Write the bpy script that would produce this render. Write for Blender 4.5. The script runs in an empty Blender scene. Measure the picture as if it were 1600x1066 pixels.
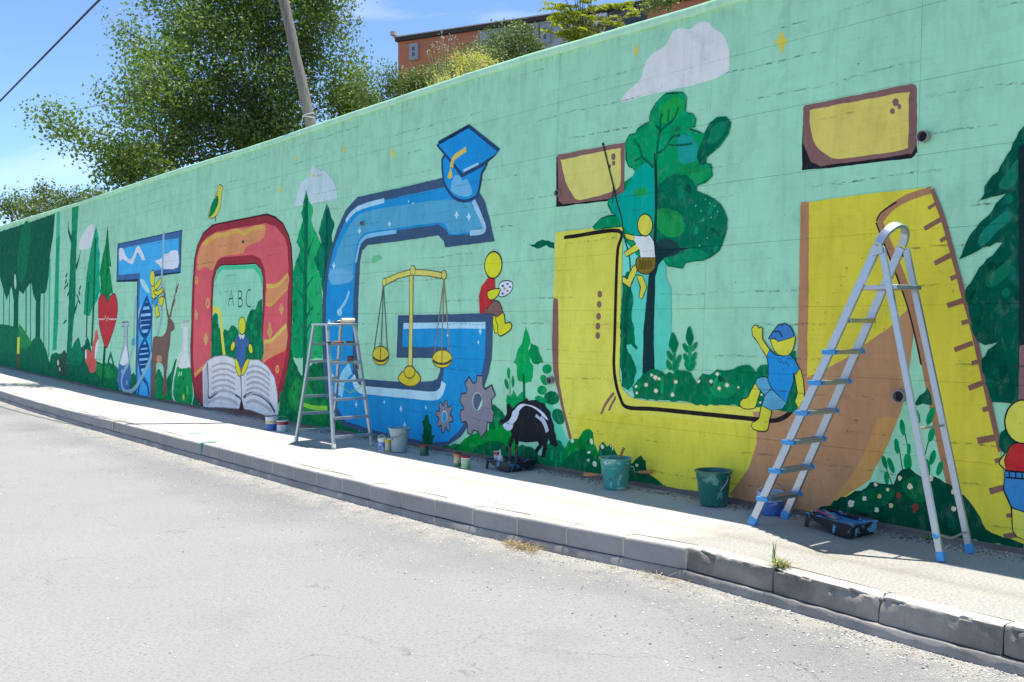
import bpy, bmesh, math, random
from mathutils import Vector, Matrix
from mathutils.noise import noise as pnoise

SC = bpy.context.scene
COL = SC.collection
rnd = random.Random(7)

# ------------------------------------------------------------------ camera
F = 1555.0                       # focal length in photo pixels (35 mm on a 36 mm sensor)
EYE = Vector((0.0, 0.0, 1.62))
PITCH = math.atan(27.0 / F)
cam_d = bpy.data.cameras.new('camera')
cam = bpy.data.objects.new('camera', cam_d)
COL.objects.link(cam)
cam_d.sensor_width = 36.0
cam_d.lens = 36.0 * F / 1600.0
cam_d.clip_start = 0.05
cam_d.clip_end = 3000
cam.location = EYE
cam.rotation_euler = (math.pi / 2 - PITCH, 0, 0)
SC.camera = cam
SC.render.resolution_x = 1024
SC.render.resolution_y = 682

# ------------------------------------------------------------------ the wall's frame, then sky and sun
TH = math.atan(1232.0 / F)
AL = Vector((math.sin(TH), -math.cos(TH), 0))      # along the wall, towards the camera
NO = Vector((-math.cos(TH), -math.sin(TH), 0))     # out of the wall, towards the road
UP = Vector((0, 0, 1))
PZ = 0.20                                          # pavement height over the road
W0 = Vector((8.0, 0, PZ))                          # a point of the wall's foot line
BAT = 0.04                                         # the wall leans back a little
WV = (UP * math.cos(BAT) - NO * math.sin(BAT)).normalized()
WN = (NO * math.cos(BAT) + UP * math.sin(BAT)).normalized()

sun_dir = (UP * 1.0 - NO * 0.188 + AL * 0.08).normalized()     # towards the sun, behind the wall
elev = math.asin(sun_dir.z)
azim = math.atan2(sun_dir.x, sun_dir.y)
world = bpy.data.worlds.new('World')
SC.world = world
world.use_nodes = True
wn = world.node_tree
wn.nodes.clear()
wo = wn.nodes.new('ShaderNodeOutputWorld')
bg = wn.nodes.new('ShaderNodeBackground')
sky = wn.nodes.new('ShaderNodeTexSky')
sky.sky_type = 'NISHITA'
sky.sun_disc = False
sky.sun_elevation = elev
sky.sun_rotation = azim
sky.altitude = 2600
sky.air_density = 0.8
sky.dust_density = 0.0
sky.ozone_density = 5.0
bg.inputs['Strength'].default_value = 0.143
# thin high cirrus over the whole sky
tc = wn.nodes.new('ShaderNodeTexCoord')
mp = wn.nodes.new('ShaderNodeMapping')
mp.inputs['Scale'].default_value = (1.6, 1.6, 5.0)
mp.inputs['Rotation'].default_value = (0.3, 0.5, 0.4)
nz = wn.nodes.new('ShaderNodeTexNoise')
nz.inputs['Scale'].default_value = 2.1
nz.inputs['Detail'].default_value = 7
nz.inputs['Distortion'].default_value = 0.9
cr = wn.nodes.new('ShaderNodeValToRGB')
cr.color_ramp.elements[0].position = 0.52
cr.color_ramp.elements[1].position = 0.80
cr.color_ramp.elements[1].color = (0.55, 0.55, 0.55, 1)
mxs = wn.nodes.new('ShaderNodeMix')
mxs.data_type = 'RGBA'
mxs.inputs[7].default_value = (4.6, 5.0, 5.4, 1)
wn.links.new(tc.outputs['Generated'], mp.inputs['Vector'])
wn.links.new(mp.outputs['Vector'], nz.inputs['Vector'])
wn.links.new(nz.outputs['Fac'], cr.inputs['Fac'])
wn.links.new(cr.outputs['Color'], mxs.inputs[0])
wn.links.new(sky.outputs['Color'], mxs.inputs[6])
wn.links.new(mxs.outputs[2], bg.inputs['Color'])
wn.links.new(bg.outputs['Background'], wo.inputs['Surface'])

sun_d = bpy.data.lights.new('sun', 'SUN')
sun_d.energy = 3.8
sun_d.angle = math.radians(0.5)
sun_d.color = (1.0, 0.955, 0.88)
sun = bpy.data.objects.new('sun', sun_d)
COL.objects.link(sun)
sun.rotation_euler = sun_dir.to_track_quat('Z', 'Y').to_euler()
sun.location = (0, 0, 30)

SC.view_settings.view_transform = 'Standard'
SC.view_settings.look = 'None'
SC.view_settings.exposure = 1.04
SC.view_settings.gamma = 1.0
SC.view_settings.use_curve_mapping = False

# ------------------------------------------------------------------ where things stand
CP, SP = math.cos(PITCH), math.sin(PITCH)
def ray(x, y):
    cx, cy = (x - 800.0) / F, (533.0 - y) / F
    return Vector((cx, CP + cy * SP, -SP + cy * CP))
def on_plane(x, y, p0, n):
    d = ray(x, y)
    return EYE + d * ((p0 - EYE).dot(n) / d.dot(n))
def at_z(x, y, z=PZ):
    return on_plane(x, y, Vector((0, 0, z)), UP)
def at_p(x, y, p):                    # vertical plane parallel to the wall, p metres in front of its foot
    return on_plane(x, y, W0 + NO * p, NO)
def at_d(x, y, d):                    # at depth d
    r = ray(x, y)
    return EYE + r * (d / r.y)
def uv(x, y):                         # a point of the photo on the wall's face -> wall coordinates
    q = on_plane(x, y, W0, WN) - W0
    return (q.dot(AL), q.dot(WV))
def perp(P):
    return (P - W0).dot(NO)
def along(P):
    return (P - W0).dot(AL)
def site(u, p, z=PZ):                 # metres along the wall, metres out from it
    return W0 + AL * u + NO * p + UP * (z - PZ)

# ------------------------------------------------------------------ mesh helpers
class MB:
    def __init__(s):
        s.v = []; s.f = []; s.m = []; s.s = []
    def add(s, vs, fs, m=0, smooth=False):
        o = len(s.v)
        s.v += [tuple(v) for v in vs]
        for f in fs:
            s.f.append(tuple(i + o for i in f)); s.m.append(m); s.s.append(smooth)
    def box(s, c, ex, ey, ez, m=0):   # centre and half-extent vectors
        c, ex, ey, ez = map(Vector, (c, ex, ey, ez))
        vs = [c + ex * a + ey * b + ez * d for d in (-1, 1) for b in (-1, 1) for a in (-1, 1)]
        s.add(vs, [(0, 2, 3, 1), (4, 5, 7, 6), (0, 1, 5, 4), (2, 6, 7, 3), (0, 4, 6, 2), (1, 3, 7, 5)], m)
    def bar(s, a, b, w, h, side, m=0):  # square-edged bar from a to b; 'side' gives the direction of w
        a, b, side = Vector(a), Vector(b), Vector(side)
        d = b - a
        e = (side - d * (side.dot(d) / d.dot(d))).normalized()
        g = d.normalized().cross(e)
        s.box((a + b) / 2, d / 2, e * (w / 2), g * (h / 2), m)
    def tube(s, pts, r, n=8, m=0, cap=True):
        pts = [Vector(p) for p in pts]
        rs = r if isinstance(r, (list, tuple)) else [r] * len(pts)
        vs, fs = [], []
        prev = None
        for i, p in enumerate(pts):
            d = (pts[min(i + 1, len(pts) - 1)] - pts[max(i - 1, 0)])
            if d.length < 1e-9: d = UP.copy()
            d.normalize()
            if prev is None:
                a = d.orthogonal().normalized()
            else:
                a = prev - d * prev.dot(d)
                a = a.normalized() if a.length > 1e-6 else d.orthogonal().normalized()
            prev = a
            b = d.cross(a)
            for k in range(n):
                t = 2 * math.pi * k / n
                vs.append(p + (a * math.cos(t) + b * math.sin(t)) * rs[i])
        for i in range(len(pts) - 1):
            for k in range(n):
                k2 = (k + 1) % n
                fs.append((i * n + k, i * n + k2, (i + 1) * n + k2, (i + 1) * n + k))
        s.add(vs, fs, m, True)
        if cap:
            o = len(s.v) - len(vs)
            s.f.append(tuple(o + k for k in range(n))[::-1]); s.m.append(m); s.s.append(False)
            o2 = o + (len(pts) - 1) * n
            s.f.append(tuple(o2 + k for k in range(n))); s.m.append(m); s.s.append(False)
    def lathe(s, prof, c=(0, 0, 0), n=24, m=0, ax=UP):
        c, ax = Vector(c), Vector(ax).normalized()
        a = ax.orthogonal().normalized(); b = ax.cross(a)
        vs, fs = [], []
        for (r, z) in prof:
            for k in range(n):
                t = 2 * math.pi * k / n
                vs.append(c + ax * z + (a * math.cos(t) + b * math.sin(t)) * max(r, 1e-4))
        for i in range(len(prof) - 1):
            for k in range(n):
                k2 = (k + 1) % n
                fs.append((i * n + k, i * n + k2, (i + 1) * n + k2, (i + 1) * n + k))
        s.add(vs, fs, m, True)
    def ell(s, c, rx, ry, rz, n=10, m=0):
        c = Vector(c)
        vs, fs = [], []
        for i in range(n + 1):
            ph = math.pi * i / n
            for k in range(n * 2):
                t = math.pi * k / n
                vs.append(c + Vector((rx * math.sin(ph) * math.cos(t), ry * math.sin(ph) * math.sin(t), rz * math.cos(ph))))
        w = n * 2
        for i in range(n):
            for k in range(w):
                fs.append((i * w + k, (i + 1) * w + k, (i + 1) * w + (k + 1) % w, i * w + (k + 1) % w))
        s.add(vs, fs, m, True)
    def mesh(s, name, mats):
        me = bpy.data.meshes.new(name)
        me.from_pydata(s.v, [], s.f)
        for m in (mats if isinstance(mats, (list, tuple)) else [mats]):
            me.materials.append(m)
        me.polygons.foreach_set('material_index', s.m)
        me.polygons.foreach_set('use_smooth', s.s)
        me.update()
        try: me.set_sharp_from_angle(angle=math.radians(40))
        except Exception: pass
        return me
    def build(s, name, mats, parent=None, recalc=False):
        me = s.mesh(name, mats)
        if recalc:
            bm = bmesh.new(); bm.from_mesh(me)
            bmesh.ops.recalc_face_normals(bm, faces=bm.faces)
            bm.to_mesh(me); bm.free()
        o = bpy.data.objects.new(name, me)
        COL.objects.link(o)
        if parent is not None: o.parent = parent
        return o

def tag(o, label=None, cat=None, group=None, kind=None):
    if label: o['label'] = label
    if cat: o['category'] = cat
    if group: o['group'] = group
    if kind: o['kind'] = kind
    return o
def empty(name, loc=(0, 0, 0), label=None, cat=None, group=None):
    o = bpy.data.objects.new(name, None)
    o.empty_display_size = 0.1
    COL.objects.link(o)
    o.location = loc
    return tag(o, label, cat, group)
def bevel(o, w=0.004, seg=2):
    m = o.modifiers.new('bevel', 'BEVEL'); m.width = w; m.segments = seg; m.limit_method = 'ANGLE'
    return o

# ------------------------------------------------------------------ materials
def lin(c):
    c = c / 255.0
    return c / 12.92 if c <= 0.04045 else ((c + 0.055) / 1.055) ** 2.4
def N(nt, t, **kw):
    n = nt.nodes.new(t)
    for k, v in kw.items():
        if hasattr(n, k): setattr(n, k, v)
        else: n.inputs[k.replace('_', ' ')].default_value = v
    return n
def newmat(name):
    m = bpy.data.materials.new(name); m.use_nodes = True
    nt = m.node_tree
    b = nt.nodes['Principled BSDF']
    return m, nt, b
def ramp(nt, p0, p1, c0=(0, 0, 0, 1), c1=(1, 1, 1, 1)):
    r = nt.nodes.new('ShaderNodeValToRGB')
    e = r.color_ramp.elements
    e[0].position, e[1].position = p0, p1
    e[0].color, e[1].color = c0, c1
    return r
def mixc(nt, a, b, fac, mode='MIX'):
    m = nt.nodes.new('ShaderNodeMix'); m.data_type = 'RGBA'; m.blend_type = mode
    for i, v in ((0, fac), (6, a), (7, b)):
        if isinstance(v, bpy.types.NodeSocket): nt.links.new(v, m.inputs[i])
        elif i == 0: m.inputs[0].default_value = v
        else: m.inputs[i].default_value = tuple(v) + ((1,) if len(v) == 3 else ())
    return m.outputs[2]
def math_(nt, op, a, b=None, c=None):
    m = nt.nodes.new('ShaderNodeMath'); m.operation = op
    for i, v in enumerate((a, b, c)):
        if v is None: continue
        if isinstance(v, bpy.types.NodeSocket): nt.links.new(v, m.inputs[i])
        else: m.inputs[i].default_value = v
    return m.outputs[0]
def noise(nt, vec, scale, detail=4, rough=0.6, dist=0.0):
    n = nt.nodes.new('ShaderNodeTexNoise')
    n.inputs['Scale'].default_value = scale; n.inputs['Detail'].default_value = detail
    n.inputs['Roughness'].default_value = rough; n.inputs['Distortion'].default_value = dist
    if vec is not None: nt.links.new(vec, n.inputs['Vector'])
    return n.outputs['Fac']
def mapping(nt, vec, scale=(1, 1, 1), loc=(0, 0, 0)):
    m = nt.nodes.new('ShaderNodeMapping')
    m.inputs['Scale'].default_value = scale; m.inputs['Location'].default_value = loc
    nt.links.new(vec, m.inputs['Vector'])
    return m.outputs['Vector']
def coord(nt, which='Object'):
    return nt.nodes.new('ShaderNodeTexCoord').outputs[which]
def bump(nt, h, b, strength=0.3, dist=0.01):
    n = nt.nodes.new('ShaderNodeBump')
    n.inputs['Strength'].default_value = strength; n.inputs['Distance'].default_value = dist
    nt.links.new(h, n.inputs['Height']); nt.links.new(n.outputs['Normal'], b.inputs['Normal'])

# one group shared by every painted patch of the wall: brush marks, pits, honeycombed lift lines
GROOVE0, GSP = 0.0, 0.5      # set below
def make_paint_group(g0, gsp):
    g = bpy.data.node_groups.new('painted_concrete', 'ShaderNodeTree')
    g.interface.new_socket('Color', in_out='INPUT', socket_type='NodeSocketColor')
    g.interface.new_socket('Wear', in_out='INPUT', socket_type='NodeSocketFloat')
    g.interface.new_socket('Dab', in_out='INPUT', socket_type='NodeSocketFloat')
    g.interface.new_socket('Color', in_out='OUTPUT', socket_type='NodeSocketColor')
    g.interface.new_socket('Height', in_out='OUTPUT', socket_type='NodeSocketFloat')
    gi = g.nodes.new('NodeGroupInput'); go = g.nodes.new('NodeGroupOutput')
    co = coord(g)
    sep = g.nodes.new('ShaderNodeSeparateXYZ'); g.links.new(co, sep.inputs[0])
    # brushed, uneven coats
    b1 = noise(g, mapping(g, co, (2.2, 2.2, 1.1)), 1.0, 3, 0.65)
    b2 = noise(g, mapping(g, co, (26, 26, 3.5)), 1.0, 2, 0.6)
    b3 = noise(g, mapping(g, co, (1.2, 1.2, 60)), 1.0, 1, 0.6)
    v = math_(g, 'ADD', math_(g, 'MULTIPLY', b1, 0.34), math_(g, 'MULTIPLY', b2, 0.15))
    v = math_(g, 'ADD', v, math_(g, 'MULTIPLY', b3, 0.12))
    v = math_(g, 'ADD', v, 0.70)
    vc = g.nodes.new('ShaderNodeCombineColor')
    for i in range(3): g.links.new(v, vc.inputs[i])
    c = mixc(g, gi.outputs['Color'], vc.outputs[0], 1.0, 'MULTIPLY')
    # dabbed and uneven coats: lighter and darker touches
    d1 = noise(g, mapping(g, co, (16, 16, 9)), 1.0, 4, 0.7, 0.5)
    d2 = noise(g, mapping(g, co, (5, 5, 3.2), (4, 1, 7)), 1.0, 4, 0.65, 0.4)
    lightc = mixc(g, c, (0.40, 0.58, 0.38), 0.12)
    c = mixc(g, c, lightc, math_(g, 'MULTIPLY', ramp_out(g, d1, 0.52, 0.66), gi.outputs['Dab']))
    darkc = mixc(g, c, (0.55, 0.6, 0.62), 1.0, 'MULTIPLY')
    c = mixc(g, c, darkc, math_(g, 'MULTIPLY', ramp_out(g, d2, 0.48, 0.68), gi.outputs['Dab']))
    # vertical weather streaks and grey grime
    st = noise(g, mapping(g, co, (7, 7, 0.35)), 1.0, 3, 0.6)
    c = mixc(g, c, mixc(g, c, (0.62, 0.66, 0.66), 1.0, 'MULTIPLY'), math_(g, 'MULTIPLY', ramp_out(g, st, 0.56, 0.85), 0.5))
    # soot and lichen run down from under the coping
    rim = ramp_out(g, sep.outputs[2], 3.80, 4.07)
    rn = noise(g, mapping(g, co, (11, 11, 2.0)), 1.0, 5, 0.75)
    c = mixc(g, c, (0.10, 0.15, 0.12), math_(g, 'MULTIPLY', math_(g, 'MULTIPLY', rim, ramp_out(g, rn, 0.50, 0.66)), math_(g, 'MULTIPLY', gi.outputs['Wear'], 0.38)))
    # pits
    p1 = noise(g, co, 46, 2, 0.5)
    p2 = noise(g, co, 3.1, 3, 0.6)
    pit = math_(g, 'MULTIPLY', ramp_out(g, p1, 0.71, 0.74), ramp_out(g, p2, 0.45, 0.62))
    # honeycombing along the lift lines
    ph = math_(g, 'FRACT', math_(g, 'DIVIDE', math_(g, 'ADD', math_(g, 'SUBTRACT', sep.outputs[2], g0 - gsp * 0.5 - 50 * gsp), math_(g, 'MULTIPLY', math_(g, 'SUBTRACT', noise(g, mapping(g, co, (1.1, 1.1, 0.6)), 1.0, 3), 0.5), 0.10)), gsp * 0.5))
    near = ramp_out(g, math_(g, 'ABSOLUTE', math_(g, 'SUBTRACT', ph, 0.5)), 0.004, 0.045, inv=True)
    h1 = noise(g, mapping(g, co, (15, 15, 60)), 1.0, 4, 0.75)
    h2 = noise(g, mapping(g, co, (0.9, 0.9, 2.2)), 1.0, 3, 0.6)
    hc = math_(g, 'MULTIPLY', math_(g, 'MULTIPLY', near, ramp_out(g, h1, 0.50, 0.56)), ramp_out(g, h2, 0.47, 0.58))
    # blotchy scabs anywhere
    s1 = noise(g, mapping(g, co, (13, 13, 20)), 1.0, 5, 0.8)
    s2 = noise(g, co, 0.8, 2, 0.5)
    sc = math_(g, 'MULTIPLY', ramp_out(g, s1, 0.635, 0.67), ramp_out(g, s2, 0.50, 0.58))
    d = math_(g, 'MINIMUM', math_(g, 'ADD', math_(g, 'ADD', pit, hc), sc), 1.0)
    d = math_(g, 'MULTIPLY', d, gi.outputs['Wear'])
    c = mixc(g, c, (0.035, 0.06, 0.055), math_(g, 'MULTIPLY', d, 0.85))
    fine = noise(g, co, 120, 3, 0.6)
    hh = math_(g, 'SUBTRACT', math_(g, 'ADD', math_(g, 'MULTIPLY', fine, 0.25), math_(g, 'MULTIPLY', b2, 0.3)), math_(g, 'MULTIPLY', d, 1.2))
    g.links.new(c, go.inputs['Color']); g.links.new(hh, go.inputs['Height'])
    return g
def ramp_out(nt, sock, p0, p1, inv=False):
    r = nt.nodes.new('ShaderNodeMapRange')
    r.inputs[1].default_value = p0; r.inputs[2].default_value = p1
    r.inputs[3].default_value = 1.0 if inv else 0.0; r.inputs[4].default_value = 0.0 if inv else 1.0
    nt.links.new(sock, r.inputs[0])
    return r.outputs[0]

KC = (0.56, 0.66, 0.86)               # how a white card in the wall's shade reads
PAINT = {}
GRP = None
def paint(rgb, wear=0.8):
    key = (rgb, wear)
    if key in PAINT: return PAINT[key]
    m, nt, b = newmat('wall_paint')
    if rgb[0] > 150 and rgb[1] > 150 and rgb[2] < 120: rgb = (rgb[0], rgb[1] * 0.985, rgb[2])
    col = tuple(min(0.90, lin(rgb[i]) / KC[i]) for i in range(3))
    g = nt.nodes.new('ShaderNodeGroup'); g.node_tree = GRP
    g.inputs['Color'].default_value = col + (1,)
    g.inputs['Wear'].default_value = wear
    green = rgb[1] > rgb[0] + 25 and rgb[1] > rgb[2] + 8 and rgb[1] < 165
    g.inputs['Dab'].default_value = 0.85 if green else 0.30
    nt.links.new(g.outputs['Color'], b.inputs['Base Color'])
    b.inputs['Roughness'].default_value = 0.8
    b.inputs['Specular IOR Level'].default_value = 0.04
    bump(nt, g.outputs['Height'], b, 0.35, 0.004)
    PAINT[key] = m
    return m

SIMPLE = {}
def plain(name, col, rough=0.5, metal=0.0, var=0.12, scale=30.0, spec=0.4, bmp=0.08, coat=0.0):
    if name in SIMPLE: return SIMPLE[name]
    m, nt, b = newmat(name)
    co = coord(nt)
    n1 = noise(nt, co, scale, 5, 0.65)
    n2 = noise(nt, co, scale * 0.17, 4, 0.6)
    v = math_(nt, 'ADD', math_(nt, 'MULTIPLY', math_(nt, 'ADD', n1, n2), var), 1.0 - var)
    cc = nt.nodes.new('ShaderNodeCombineColor')
    for i in range(3): nt.links.new(v, cc.inputs[i])
    nt.links.new(mixc(nt, col, cc.outputs[0], 1.0, 'MULTIPLY'), b.inputs['Base Color'])
    nt.links.new(ramp_out2(nt, n2, rough - 0.1, rough + 0.12), b.inputs['Roughness'])
    b.inputs['Metallic'].default_value = metal
    b.inputs['Specular IOR Level'].default_value = spec
    if coat: b.inputs['Coat Weight'].default_value = coat
    bump(nt, n1, b, bmp, 0.003)
    SIMPLE[name] = m
    return m
def ramp_out2(nt, sock, a, b):
    r = nt.nodes.new('ShaderNodeMapRange')
    r.inputs[1].default_value = 0.3; r.inputs[2].default_value = 0.7
    r.inputs[3].default_value = a; r.inputs[4].default_value = b
    nt.links.new(sock, r.inputs[0])
    return r.outputs[0]
def splashed(name, col, spl, rough=0.45, amount=0.56, scale=14.0, metal=0.0):   # a thing with dried paint on it
    m, nt, b = newmat(name)
    co = coord(nt)
    n = noise(nt, co, scale, 6, 0.7, 0.6)
    n2 = noise(nt, co, scale * 3, 3, 0.6)
    c = mixc(nt, col, tuple(x * 0.8 for x in col), n2)
    f = ramp_out(nt, n, amount, amount + 0.03)
    nt.links.new(mixc(nt, c, spl, f), b.inputs['Base Color'])
    b.inputs['Roughness'].default_value = rough
    b.inputs['Metallic'].default_value = 0
    if metal: nt.links.new(math_(nt, 'MULTIPLY', math_(nt, 'SUBTRACT', 1.0, f), metal), b.inputs['Metallic'])
    bump(nt, n, b, 0.15, 0.004)
    return m
# ------------------------------------------------------------------ ground, road, pavement, kerb
def rise(u):                                       # the street climbs gently beyond the T
    return 0.19 * (max(0.0, -24.0 - u) / 13.0) ** 1.3
def asphalt():
    m, nt, b = newmat('old_asphalt')
    co = coord(nt)
    at = nt.nodes.new('ShaderNodeAttribute'); at.attribute_name = 'kd'
    kd = at.outputs['Fac']
    big = noise(nt, mapping(nt, co, (0.5, 0.5, 0.5)), 1.0, 4, 0.55, 0.2)
    mid = noise(nt, co, 4.0, 6, 0.7)
    fin = noise(nt, co, 52, 5, 0.85)
    grit = noise(nt, co, 260, 2, 0.6)
    c = mixc(nt, (0.262, 0.26, 0.251), (0.31, 0.306, 0.295), ramp_out(nt, big, 0.25, 0.80))
    # the gutter lane keeps its darker stone, with drifted dust
    kdn = math_(nt, 'ADD', kd, math_(nt, 'MULTIPLY', math_(nt, 'SUBTRACT', big, 0.5), 1.5))
    lane = ramp_out(nt, kdn, 0.25, 1.15, inv=True)
    c = mixc(nt, c, (0.135, 0.135, 0.135), math_(nt, 'MULTIPLY', lane, 0.62))
    dust = math_(nt, 'MULTIPLY', ramp_out(nt, kd, 0.05, 0.50, inv=True), ramp_out(nt, mid, 0.36, 0.55))
    c = mixc(nt, c, (0.42, 0.385, 0.32), math_(nt, 'MULTIPLY', dust, 0.75))
    patch = math_(nt, 'MULTIPLY', ramp_out(nt, noise(nt, mapping(nt, co, (1.3, 0.55, 1), (3, 1, 0)), 1.0, 6, 0.65, 0.3), 0.56, 0.70), 0.22)
    c = mixc(nt, c, (0.36, 0.35, 0.33), patch)
    c = mixc(nt, c, (0.09, 0.09, 0.09), math_(nt, 'MULTIPLY', ramp_out(nt, fin, 0.50, 0.66), 0.60))
    c = mixc(nt, c, (0.52, 0.5, 0.47), math_(nt, 'MULTIPLY', ramp_out(nt, grit, 0.56, 0.66), math_(nt, 'ADD', 0.45, math_(nt, 'MULTIPLY', lane, 0.3))))
    c = mixc(nt, c, (0.05, 0.05, 0.05), math_(nt, 'MULTIPLY', math_(nt, 'MULTIPLY', ramp_out(nt, noise(nt, co, 17, 2, 0.5), 0.72, 0.74), ramp_out(nt, mid, 0.5, 0.6)), 0.6))
    c = mixc(nt, c, (0.17, 0.17, 0.17), math_(nt, 'MULTIPLY', ramp_out(nt, noise(nt, mapping(nt, co, (0.9, 0.9, 1), (7, 2, 0)), 1.0, 5, 0.6), 0.60, 0.74), 0.30))
    # hairline cracks
    vo = nt.nodes.new('ShaderNodeTexVoronoi'); vo.feature = 'DISTANCE_TO_EDGE'; vo.inputs['Scale'].default_value = 0.55
    wp = nt.nodes.new('ShaderNodeVectorMath'); wp.operation = 'ADD'
    wn_ = nt.nodes.new('ShaderNodeTexNoise'); wn_.inputs['Scale'].default_value = 2.2; wn_.inputs['Detail'].default_value = 6
    nt.links.new(co, wn_.inputs['Vector']); nt.links.new(co, wp.inputs[0]); nt.links.new(wn_.outputs['Color'], wp.inputs[1]); nt.links.new(wp.outputs[0], vo.inputs['Vector'])
    ck = math_(nt, 'MULTIPLY', ramp_out(nt, vo.outputs['Distance'], 0.0, 0.006, inv=True), ramp_out(nt, mid, 0.45, 0.6))
    c = mixc(nt, c, (0.07, 0.07, 0.07), math_(nt, 'MULTIPLY', ck, 0.55))
    nt.links.new(c, b.inputs['Base Color'])
    b.inputs['Roughness'].default_value = 0.9
    b.inputs['Specular IOR Level'].default_value = 0.2
    bump(nt, math_(nt, 'ADD', math_(nt, 'ADD', fin, math_(nt, 'MULTIPLY', grit, 0.5)), math_(nt, 'MULTIPLY', mid, 1.5)), b, 0.55, 0.006)
    return m
def concrete(name, col, rough=0.85, stain=0.25, light=None, spk=0.35):
    m, nt, b = newmat(name)
    co = coord(nt)
    a = noise(nt, co, 2.3, 6, 0.65, 0.4)
    f = noise(nt, co, 70, 4, 0.7)
    g = noise(nt, co, 210, 2, 0.6)
    c = mixc(nt, col, tuple(x * (1 - stain) for x in col), ramp_out(nt, a, 0.38, 0.66))
    c = mixc(nt, c, tuple(x * 0.35 for x in col), math_(nt, 'MULTIPLY', ramp_out(nt, f, 0.58, 0.72), spk))
    c = mixc(nt, c, tuple(min(0.8, x * 1.35) for x in col), math_(nt, 'MULTIPLY', ramp_out(nt, g, 0.60, 0.70), spk))
    st = noise(nt, mapping(nt, co, (16, 16, 1.2)), 1.0, 4, 0.6)
    c = mixc(nt, c, tuple(x * 0.55 for x in col), math_(nt, 'MULTIPLY', ramp_out(nt, st, 0.58, 0.78), 0.35))
    nt.links.new(c, b.inputs['Base Color'])
    b.inputs['Roughness'].default_value = rough
    b.inputs['Specular IOR Level'].default_value = 0.2
    bump(nt, math_(nt, 'ADD', f, math_(nt, 'MULTIPLY', a, 1.2)), b, 0.5, 0.005)
    return m
M_ROAD = asphalt()
M_PAVE = concrete('pavement_concrete', (0.50, 0.475, 0.43), stain=0.14, spk=0.28)
def older_slab(m):                    # the slab by the worn kerb is older, with bare aggregate
    nt = m.node_tree; b = nt.nodes['Principled BSDF']
    src = b.inputs['Base Color'].links[0].from_socket
    at = nt.nodes.new('ShaderNodeAttribute'); at.attribute_name = 'older'
    co = coord(nt)
    g = noise(nt, co, 60, 3, 0.75); v = noise(nt, co, 1.7, 4, 0.6)
    c = mixc(nt, (0.27, 0.255, 0.225), (0.43, 0.41, 0.368), ramp_out(nt, g, 0.36, 0.62))
    c = mixc(nt, c, (0.20, 0.19, 0.17), math_(nt, 'MULTIPLY', ramp_out(nt, v, 0.5, 0.75), 0.4))
    f = ramp_out(nt, math_(nt, 'ADD', at.outputs['Fac'], math_(nt, 'MULTIPLY', math_(nt, 'SUBTRACT', v, 0.5), 0.7)), 0.35, 0.65)
    c2 = mixc(nt, src, c, f)
    at2 = nt.nodes.new('ShaderNodeAttribute'); at2.attribute_name = 'dirt'
    dn = noise(nt, co, 9, 5, 0.7)
    df = ramp_out(nt, math_(nt, 'ADD', at2.outputs['Fac'], math_(nt, 'MULTIPLY', math_(nt, 'SUBTRACT', dn, 0.5), 1.1)), 0.35, 0.75)
    c2 = mixc(nt, c2, (0.20, 0.18, 0.15), math_(nt, 'MULTIPLY', df, 0.5))
    nt.links.new(c2, b.inputs['Base Color'])
older_slab(M_PAVE)
M_KERB = concrete('kerb_concrete', (0.35, 0.33, 0.30), stain=0.18, spk=0.2)
M_KERBO = concrete('worn_kerb_concrete', (0.33, 0.295, 0.25), stain=0.5, spk=0.5)
M_FOOT = concrete('footing_concrete', (0.35, 0.325, 0.285), stain=0.35, spk=0.35)
M_KERBTOP = concrete('sunlit_kerb_top', (0.46, 0.44, 0.40), stain=0.15, spk=0.25)  # same stone made paler: sun glare on top and bevel painted into the colour
M_WALLFOOT = concrete('brown_mortar', (0.20, 0.165, 0.135), stain=0.45, spk=0.5)
M_CRACK = concrete('crumbled_joint', (0.15, 0.13, 0.11), stain=0.5, spk=0.6)
M_MORTAR = concrete('mortar', (0.52, 0.48, 0.40), stain=0.2, spk=0.2)
M_EARTH = concrete('dry_earth', (0.24, 0.20, 0.14), stain=0.4, spk=0.4)

# outer top edge of the kerb: (metres along, metres out from the wall)
KE = [(-70, 1.95), (-50, 1.88), (-36, 1.84), (-28.8, 1.80), (-23.7, 1.82), (-21.4, 1.85), (-19.3, 1.84), (-17.2, 1.84),
      (-15.9, 1.83), (-14, 1.83), (-12.4, 1.80), (-11.25, 1.76), (-10.45, 1.68), (-10.04, 1.63), (-9.62, 1.56), (-9.21, 1.50),
      (-8.5, 1.52), (-7.83, 1.57), (-7.36, 1.58), (-7.05, 1.58), (-5, 1.58), (0, 1.6), (6, 1.65)]
def kerb_p(u):
    for (a, pa), (b, pb) in zip(KE, KE[1:]):
        if a <= u <= b:
            t = (u - a) / (b - a); t = t * t * (3 - 2 * t) if b - a > 3 else t
            return pa + (pb - pa) * t
    return KE[0][1] if u < KE[0][0] else KE[-1][1]

us = [-70 + 0.5 * i for i in range(93)] + [-23.5 + 0.125 * i for i in range(237)]
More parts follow.
